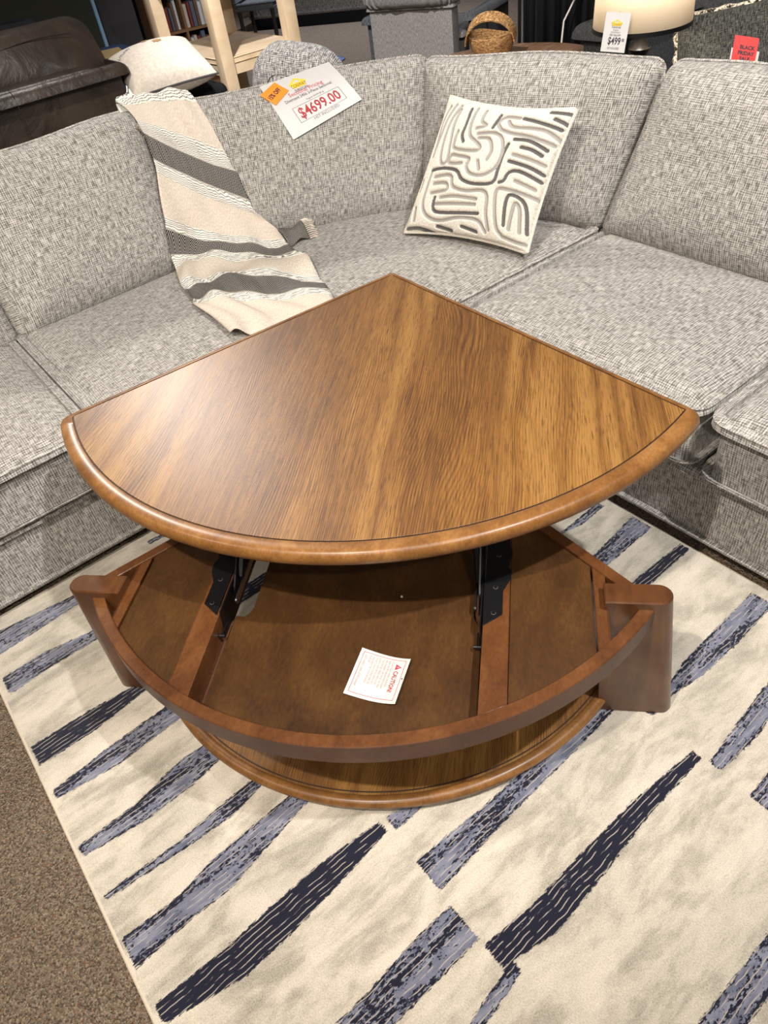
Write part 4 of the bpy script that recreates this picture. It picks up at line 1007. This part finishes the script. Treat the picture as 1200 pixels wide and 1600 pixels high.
# blond console with lower shelf
CT = empty('console_table', (-5.24, 2.70, 0), 0, 'blond wood console table with square legs and a lower shelf, behind the throw', 'table')
for x, y in ((-.42, -.26), (.42, -.26), (.42, .26), (-.42, .26)):
    g = G(); slab(g, rrect(x-.045, x+.045, y-.045, y+.045, .005, 2), 0, 1.22, .003); g.build('leg', M['pale'], CT)
g = G(); slab(g, rrect(-.45, .45, -.29, .29, .008, 2), .715, .75, .004); g.build('shelf', M['pale'], CT)
for a in ((-.43, .43, -.285, -.262), (-.43, .43, .262, .285), (-.445, -.422, -.27, .27), (.422, .445, -.27, .27)):
    g = G(); box(g, *a, .655, .716); g.build('shelf_rail', M['pale'], CT, smooth=False)
g = G(); slab(g, rrect(-.50, .50, -.34, .34, .01, 3), 1.22, 1.26, .006); g.build('table_top', M['pale'], CT)
# tweed swivel chair back
PC = empty('tweed_armchair', (-3.95, 2.42, 0), 0, 'salt and pepper tweed chair whose rounded back rises behind the sectional price sign', 'chair')
g = G(); pad(g, rrect(-.36, .36, -.30, .30, .16, 6), .10, .48, .06, .03, .004); g.build('seat', M['pepper'], PC)
fn = orient((.10, -.07, .66), (.80, .50, -.16), (-.02, .2, .98), (.5, -.8, .1)); blob('backrest', M['pepper'], PC, fn, .58, .50, .20, .14, crown=.03, lump=.006)
g = G(); lathe(g, [(.05, .02), (.05, .14)]); lathe(g, [(.26, 0), (.26, .015), (.05, .03)]); g.build('swivel_base', M['black'], PC)
# blue film lying on the floor
g = G(); P = [(-7.96, 5.10), (-7.49, 4.81), (-7.07, 4.85), (-7.19, 5.02)]; slab(g, P, .001, .012, .003, 1); bf = g.build('blue_plastic_sheet', M['bluefilm']); tag(bf, 'blue plastic sheet lying on the carpet beside the console table', 'plastic sheet')
# recliner from behind
RC = empty('recliner', (-5.03, 4.135, 0), math.atan2(.29, .68), 'taupe tweed recliner seen from behind with a gathered head cushion', 'recliner')
def rb(name, x0, x1, y0, y1, z0, z1, r, mat='pepper', crown=.01, lump=.003):
    g = G(); pad(g, rrect(x0, x1, y0, y1, r, 4), z0, z1, min(r, .05), crown, lump); return g.build(name, M[mat], RC)
rb('back_panel', -.37, .37, .0, .16, .06, .70, .025, 'taupe'); rb('seat', -.36, .36, .16, .85, .06, .50, .05, 'taupe')
rb('arm', -.50, -.37, .10, .95, .06, .62, .05, 'slate'); rb('arm', .37, .50, .10, .95, .06, .62, .05, 'slate')
g = G(); n_ = 72; R = []
for z, rx, ry in ((.690, .34, .09), (.700, .37, .12), (.73, .385, .15), (.80, .39, .16), (.92, .37, .15), (1.0, .30, .11), (1.02, .2, .05)):
    R.append([((rx+.006*math.sin(i*2.6))*math.copysign(abs(math.cos(2*math.pi*i/n_))**.5, math.cos(2*math.pi*i/n_)), .08+(ry+.012*math.sin(i*2.4)*(1 if z < .85 else .3))*math.copysign(abs(math.sin(2*math.pi*i/n_))**.6, math.sin(2*math.pi*i/n_)), z) for i in range(n_)])
rings(g, R); g.build('head_cushion', M['taupe'], RC)
# round table, basket
RT_ = empty('round_table', (-3.34, 3.37, 0), 0, 'round brown wood table behind the corner piece, carrying the woven basket', 'table')
g = G(); lathe(g, [(.55, .565), (.60, .575), (.606, .590), (.602, .600)], n=64); g.build('table_top', M['round'], RT_)
g = G(); lathe(g, [(.30, .0), (.30, .03), (.06, .06), (.05, .30), (.07, .50), (.20, .566)], n=32); g.build('pedestal', M['round'], RT_)
BK = empty('woven_basket', (-3.62, 3.60, .60), 0, 'small woven seagrass basket with an arched handle on the round table', 'basket')
g = G(); R = []
for r_, z in ((.10, .0), (.13, .03), (.15, .08), (.155, .11), (.148, .112), (.142, .08), (.12, .03), (.09, .012)): R.append([(r_*math.cos(a)*1.0, r_*.8*math.sin(a), z+.012*math.cos(2*a)*(z > .05)) for a in np.linspace(0, 2*math.pi, 33)[:-1]])
rings(g, R); g.build('basket_body', M['seagrass'], BK)
g = G(); vs = []
for i in range(25):
    a = math.pi*i/24; c_, s_ = math.cos(a), math.sin(a); wd = .045
    for dy in (-wd, wd):
        for k_ in (0, .008): vs.append(((.150-k_)*c_, dy, .09+(.14-k_)*s_))
g.add(vs, [tuple(4*i+q for q in (0, 2, 6, 4)) for i in range(24)]+[tuple(4*i+q for q in (1, 5, 7, 3)) for i in range(24)]+[tuple(4*i+q for q in (0, 4, 5, 1)) for i in range(24)]+[tuple(4*i+q for q in (2, 3, 7, 6)) for i in range(24)]); h_ = g.build('handle', M['seagrass'], BK)
h_.rotation_euler = (.35, 0, .6)
# lamp on its side table, price card
LT = empty('side_table', (-2.06, 2.88, 0), 0, 'dark side table behind the sectional, under the cream-shaded lamp', 'table')
g = G(); lathe(g, [(.19, .50), (.20, .51), (.20, .53)], n=40); g.build('table_top', M['darkwood'], LT)
g = G(); lathe(g, [(.18, 0), (.18, .02), (.03, .04), (.03, .50)], n=24); g.build('pedestal', M['darkwood'], LT)
LP = empty('table_lamp', (-2.06, 2.88, .53), 0, 'table lamp with wide cream drum shade and black base behind the sectional', 'lamp')
g = G(); lathe(g, [(.09, 0), (.09, .02), (.055, .04), (.075, .12), (.08, .20), (.05, .28), (.028, .33), (.035, .35), (.045, .365), (.03, .375), (.02, .40), (.012, .46)], n=32); g.build('lamp_base', M['darkwood'], LP)
g = G(); n_ = 64; lathe(g, [(.189, .450), (.178, .735)], n=n_, cap=False); o = g.build('lamp_shade', M['shade'], LP, sharp=0); md = o.modifiers.new('thickness', 'SOLIDIFY'); md.thickness = .003
for z, r_ in ((.437, .1900), (.725, .1795)):
    g = G(); lathe(g, [(r_-.004, z), (r_+.0012, z), (r_+.0005, z+.015), (r_-.004, z+.015)], n=n_, cap=False); g.build('shade_band', M['black'], o)
bl_ = bpy.data.lights.new('lamp_bulb', 'POINT'); bl_.energy = 4.5; bl_.color = (1, .90, .75); bl_.shadow_soft_size = .04; bo_ = bpy.data.objects.new('lamp_bulb', bl_); C.objects.link(bo_); bo_.location = (-2.06, 2.88, .53+.58)
g = G(); tube(g, [(-.18, 0, .735), (0, 0, .70), (.18, 0, .735)], .003, 6); tube(g, [(0, 0, .44), (0, 0, .70)], .004, 6); g.build('harp', M['steel'], LP)
S4 = empty('lamp_price_card', (-2.028, 2.668, .925), 0, 'white lamp price card reading $499 in a clear sleeve hanging before the lamp shade', 'sign')
cs_ = lambda p: V0((0, 0, 1.65))+(V0(p)-V0((0, 0, 1.65)))*1.010
a0 = cs_((-2.019, 2.580, .951)); ax_ = (cs_((-1.948, 2.631, .939))-a0); ay_ = (cs_((-2.023, 2.607, 1.072))-a0)
nz_ = ax_.cross(ay_).normalized()
if nz_.y > 0: nz_ = -nz_
s4o = V0(S4.location)
def s4(u, v, h=0): return a0+ax_*u+ay_*(1-v)+nz_*h-s4o
def quad_sheet(name, fn, mat, parent, u0, u1, v0, v1, h0, h1):
    g = G(); g.add([tuple(fn(u, v, h)) for h in (h0, h1) for u, v in ((u0, v0), (u1, v0), (u1, v1), (u0, v1))], [(3, 2, 1, 0), (4, 5, 6, 7), (0, 1, 5, 4), (1, 2, 6, 5), (2, 3, 7, 6), (3, 0, 4, 7)]); return g.build(name, mat, parent, smooth=False)
quad_sheet('card', s4, M['white'], S4, 0, 1, 0, 1, -.0005, 0)
quad_sheet('clear_sleeve', s4, M['acrylic'], S4, -.07, 1.07, -.01, 1.12, -.0035, -.0012)
def t4(name, s, size, v, mat, **kw): return text_mesh(name, s, size, mat, S4, lambda x, y: s4(.5+x, v-y*.62, .0012), align='CENTER', **kw)
logo(S4, s4, .5, .26, .50, .60)
t4('detail_text', 'Regular', .085, .455, M['greyink'], xs=.9); t4('detail_text', 'DECOR WORLD', .085, .515, M['greyink'], xs=.62); t4('detail_text', 'DESK TABLE LAMP', .11, .590, M['ink'], xs=.50)
g = G(); tube(g, [tuple(s4(.5, .1, -.001)), tuple(s4(.5, .02, -.02)), tuple(s4(.55, -.02, -.045))], .002, 5); g.build('hanging_clip', M['steel'], S4)
t4('price_text', '$499', .42, .80, M['ink'], xs=.62, bold=.008); text_mesh('cents_text', '00', .18, M['ink'], S4, lambda x, y: s4(.80+x, .72-y*.62, .0012), xs=.6, bold=.004)
t4('detail_text', 'HST INCLUDED', .12, .925, M['ink'], xs=.58)
# charcoal sofa with two pillows, red sale sign
CS = empty('charcoal_sofa', (-1.5, 3.7, 0), 0, 'charcoal sofa at the upper right edge, behind the table lamp', 'sofa')
def cs(name, x0, x1, y0, y1, z0, z1, r, mat='slate'):
    g = G(); pad(g, rrect(x0, x1, y0, y1, r, 4), z0, z1, min(r, .07), .015, .003); return g.build(name, M[mat], CS)
cs('base', -1.25, 1.6, -.40, .50, .05, .40, .05); cs('seat_cushion', -1.0, .3, -.42, .25, .40, .60, .05); cs('seat_cushion', .31, 1.4, -.42, .25, .40, .60, .05)
cs('backrest', -1.25, 1.6, .28, .52, .35, 1.15, .06); cs('arm', -1.28, -1.02, -.42, .50, .05, .86, .06); cs('arm', 1.45, 1.68, -.42, .50, .05, .75, .06)
def soft(name, mat, c, x, z, w, h, t, label=None, cat='pillow', trim=None):
    c, x, z = V0(c), V0(x).normalized(), V0(z).normalized(); x = (x-z*x.dot(z)).normalized(); y = z.cross(x)
    if y.z < 0: y = -y
    n_ = 26; f_ = lambda u, v, s: c+x*(u-.5)*w*(1-.04*(1-(2*v-1)**2))+y*(v-.5)*h*(1-.04*(1-(2*u-1)**2))+z*s*t*((4*u*(1-u))*(4*v*(1-v)))**.4
    g = G(); g.add([tuple(f_(i/n_, j/n_, s)) for s in (1, -1) for j in range(n_+1) for i in range(n_+1)], gridf(n_, n_)+gridf(n_, n_, (n_+1)**2, True), [(i/n_*w, j/n_*h) for s in (1, -1) for j in range(n_+1) for i in range(n_+1)])
    o = g.build(name, mat, sharp=0); tag(o, label, cat)
    pe = [(t_, 0) for t_ in np.linspace(0, 1, 20)]+[(1, t_) for t_ in np.linspace(.05, 1, 19)]+[(t_, 1) for t_ in np.linspace(.95, 0, 19)]+[(0, t_) for t_ in np.linspace(.95, .05, 18)]
    g = G(); 
    if trim: tube(g, [tuple(f_(u, v, 0)+V0([random.uniform(-.004, .004) for _ in range(3)])) for u, v in pe], trim, 7, True, [random.uniform(.7, 1.3) for _ in pe]); g.build('fringe_trim', M['trim'], o)
    return o
soft('charcoal_pillow', M['char'], (-1.80, 3.20, .765), (.83, .50, .10), (.25, -.85, .35), .52, .48, .075, 'square charcoal pillow with black and white fringe trim, right of the lamp', trim=.012)
soft('charcoal_pillow', M['char'], (-1.36, 3.00, .735), (.90, .35, .25), (.15, -.75, .5), .50, .50, .09, 'plain charcoal pillow behind the red sale sign', trim=None)
RS = empty('sale_sign', (-1.57, 2.80, .85), 0, 'red Black Friday sale card in a clear stand behind the right sofa piece', 'sign')
b0 = V0((-1.602, 2.785, .897)); bx_ = V0((-1.530, 2.821, .883))-b0; by_ = V0((-1.612, 2.802, .981))-b0; nb_ = bx_.cross(by_).normalized()
if nb_.y > 0: nb_ = -nb_
rso = V0(RS.location)
def rs(u, v, h=0): return b0+bx_*u+by_*(1-v)+nb_*h-rso
quad_sheet('card', rs, M['redp'], RS, 0, 1, 0, 1, -.0004, 0)
quad_sheet('backing_card', rs, M['card'], RS, -.06, 1.10, .45, 1.03, -.0010, -.0006)
quad_sheet('clear_stand', rs, M['acrylic'], RS, -.08, 1.28, -.02, 1.12, -.004, -.0012)
for i, s_ in enumerate(('BLACK', 'FRIDAY', 'SALE')):
    text_mesh('sale_text', s_, .19, M['ink'], RS, lambda x, y: rs(.58-.02*i+x, .44+.20*i-y, .0006), align='CENTER', xs=1.05, bold=.008)
g = G(); prism_on(g, [(-.03, -.03), (.03, -.03), (.03, .03), (-.03, .03)], lambda u, v, h: (.02+u, .05+v, h), -.85, -.83); tube(g, [(.02, .05, -.84), (.02, .02, .03)], .004, 8); g.build('stand_post', M['black'], RS)
# far background
g = G(); box(g, -.25, .25, -.9, .45, 0, 1.7, .01); o = g.build('olive_cabinet', M['greenpanel'], None, loc=(-7.1, 2.0, 0)); tag(o, 'olive dark cabinet side at the upper left corner behind the leather sofa', 'cabinet')
o['label'] = 'dark olive cabinet at the upper left corner beyond the leather sofa'
g = G(); box(g, -.01, .01, -.012, .012, 0, 1.7); e_ = g.build('edge_trim', M['paleblue'], o, smooth=False); e_.location = (.262, .452, 0)
TB = empty('tufted_bench', (-6.0, 1.15, 0), 0, 'navy tufted leather bench back at the left edge above the leather sofa', 'bench')
g = G(); n_, m_ = 60, 16; fvs = []
for j in range(m_+1):
    for i in range(n_+1):
        y, z = -.9+1.45*i/n_, .72+.34*j/m_; t_ = abs(math.sin((y*9+z*12)))*abs(math.sin((y*9-z*12))); fvs.append((.10+.05*t_**.5-.10*(max(0, j-m_+3)/3)**2, y, z))
fvs += [(-.12, y_, z_) for (_, y_, z_) in fvs]
g.add(fvs, gridf(n_, m_)+gridf(n_, m_, (n_+1)*(m_+1), True)); g.build('tufted_back', M['navytuft'], TB)
g = G(); box(g, -.10, .12, -.9, .55, .0, .74, .02); g.build('bench_base', M['navytuft'], TB)
g = G(); box(g, -.25, .25, -.25, .12, 0, 1.6, .01); o = g.build('grey_cabinet', M['greypanel'], None, loc=(-7.55, 2.85, 0)); tag(o, 'grey cabinet in shadow beyond the leather sofa, right of the olive cabinet', 'cabinet')
g = G(); box(g, -.25, .25, -.20, .42, 0, 1.5, .02); o = g.build('black_cabinet', M['blackcloth'], None, loc=(-7.2, 3.15, 0)); tag(o, 'black cabinet with a loose cord, left of the bookcase', 'cabinet'); o.location = (-7.9, 3.35, 0)
g = G(); tube(g, [(.262, .0, 1.2), (.27, -.04, 1.0), (.268, .05, .8), (.27, .02, .5), (.27, .05, .02)], .005, 6); g.build('cord', M['greyink'], o)
BC = empty('blue_draped_table', (-6.08, 2.10, 0), 0, 'low table draped in blue cloth with papers on top, left of the console table', 'table')
g = G(); R = []
for z, k_ in ((0, 1.12), (.3, 1.06), (.6, 1.02), (.74, 1.0), (.75, .97)): R.append([((.30*k_+.012*math.sin(i*1.9)*(.8-z))*x, (.28*k_+.012*math.sin(i*2.3)*(.8-z))*y, z) for i, (x, y) in enumerate(rrect(-1, 1, -1, 1, .25, 7))])
rings(g, R); g.build('cloth', M['blue'], BC)
g = G(); slab(g, [(-.18, -.1), (.16, -.2), (.22, .12), (-.1, .2)], .751, .757, .001, 1); o = g.build('tan_folder', M['tan'], None, loc=(-6.08, 2.10, 0)); tag(o, 'tan paper folder on the blue draped table', 'folder')
# bookcase with books
BS = empty('bookcase', (-7.45, 3.42, 0), math.radians(-10), 'brown wooden bookcase with cubbies of books seen between the console legs', 'bookcase')
bxw, bz = .62, (.02, .30, .58, .86, 1.14)
for y in (-.31, 0, .31):
    g = G(); box(g, -.14, .16, y-.01, y+.01, 0, 1.30); g.build('upright', M['bookwood'], BS, smooth=False)
for z in bz+(1.30,):
    g = G(); box(g, -.14, .155, -.31, .31, z-.01, z+.01); g.build('shelf', M['bookwood'], BS, smooth=False)
g = G(); box(g, -.15, -.138, -.31, .31, 0, 1.30); g.build('back_board', M['bookwood'], BS, smooth=False)
bcol = [plain('book_cover_'+n_, c_, .6) for n_, c_ in (('cream', (.55, .48, .38)), ('maroon', (.20, .03, .03)), ('slate', (.10, .12, .15)), ('brown', (.16, .08, .04)), ('white', (.6, .6, .58)))]
random.seed(11); bw0 = BS.matrix_basis.copy(); bkn = 0
for sh_i, z in enumerate(bz[1:4]):
    for side in (-1, 1):
        y = -.29 if side < 0 else .02
        while y < (-.04 if side < 0 else .27):
            t_ = random.uniform(.022, .04); h_ = random.uniform(.17, .24); d_ = random.uniform(.16, .22)
            g = G(); slab(g, rrect(-d_/2, d_/2, -t_/2, t_/2, .003, 1), 0, h_, .002, 1); o = g.build('book', bcol[bkn % 5])
            o.rotation_euler = (0, 0, math.radians(-10)); p = Matrix.Rotation(math.radians(-10), 4, 'Z') @ V0((.03, y+t_/2, z+.011)); o.location = V0(BS.location)+p
            tag(o, 'book standing upright among others in the brown bookcase', 'book', 'books in the bookcase'); y += t_+.003; bkn += 1
# far furniture
def chairish(name, loc, rz, label):
    r_ = empty(name, loc, rz, label, 'chair')
    g = G(); slab(g, rrect(-.24, .24, -.23, .23, .04, 3), .42, .50, .02); g.build('seat', M['slate'], r_)
    for x, y in ((-.2, -.19), (.2, -.19), (.2, .19), (-.2, .19)):
        g = G(); lathe(g, [(.014, 0), (.020, .05), (.014, .10), (.024, .20), (.020, .34), (.026, .42)], x, y, 10); g.build('leg', M['darkwood'], r_)
    g = G(); slab(g, rrect(-.24, .24, .19, .24, .015, 2), .50, 1.0, .01); g.build('backrest', M['slate'], r_)
chairish('dark_chair', (-8.6, 4.95, 0), 2.3, 'dark chair with black turned legs in the distance right of the console shelf')
chairish('dark_chair', (-8.9, 4.25, 0), 2.0, 'dark chair with black turned legs in the distance left of the other far chair')
FS = empty('striped_grey_sofa', (-9.4, 6.3, 0), math.radians(-57+90), 'far grey sofa with black base at the top edge, left of the recliner', 'sofa')
g = G(); pad(g, rrect(-.9, .9, -.4, .4, .05, 4), .12, .48, .05, .01); g.build('seat', M['pepper'], FS)
g = G(); pad(g, rrect(-.9, .9, .2, .45, .05, 4), .3, .95, .05, .01); g.build('backrest', M['pepper'], FS)
g = G(); box(g, -.85, .85, -.36, .36, .0, .13); g.build('base', M['blackcloth'], FS, smooth=False)
# dark armchair, black stand posts and cabinet behind the round table
DA = empty('dark_armchair', (-4.40, 5.45, 0), math.radians(35), 'dark slate armchair in shadow between the recliner and the black cabinet', 'chair')
g = G(); pad(g, rrect(-.35, .35, -.4, .4, .06, 4), .1, .45, .05, .02); g.build('seat', M['slate'], DA)
g = G(); pad(g, rrect(-.35, .35, -.42, -.25, .06, 4), .1, .90, .05, .02); g.build('backrest', M['slate'], DA)
DC = empty('black_curtain', (-3.95, 4.55, 0), math.atan2(.15, .17), 'black fabric curtain panel behind the round table, with a cream edge strip', 'curtain')
g = G(); vs = []; n_ = 40
for z in (0.01, 2.2):
    for i in range(n_+1): vs.append((-.22+.50*i/n_, .012*math.sin(i*1.1), z))
g.add(vs, [(i, i+1, n_+2+i, n_+1+i) for i in range(n_)]); o = g.build('fabric', M['blackcloth'], DC); md = o.modifiers.new('thickness', 'SOLIDIFY'); md.thickness = .006
g = G(); box(g, .285, .325, -.012, .012, 0, 2.2); g.build('edge_strip', M['linen'], DC, smooth=False)
g = G(); tube(g, [(.32, -.03, 1.1), (.22, -.05, .78), (.12, -.05, .70), (.05, -.08, .58), (.0, -.12, .02)], .006, 6); g.build('cord', M['linen'], DC)
MS = empty('metal_stand', (-3.78, 4.08, 0), .7, 'thin black metal stand with two uprights behind the round table', 'stand')
for x in (-.05, .06):
    g = G(); tube(g, [(x, 0, 0.0), (x, 0, 1.6)], .011, 8); g.build('upright', M['black'], MS)
g = G(); tube(g, [(-.05, 0, 1.6), (.06, 0, 1.6)], .011, 8); tube(g, [(-.05, 0, .02), (.06, 0, .02)], .011, 8); g.build('cross_rail', M['black'], MS)
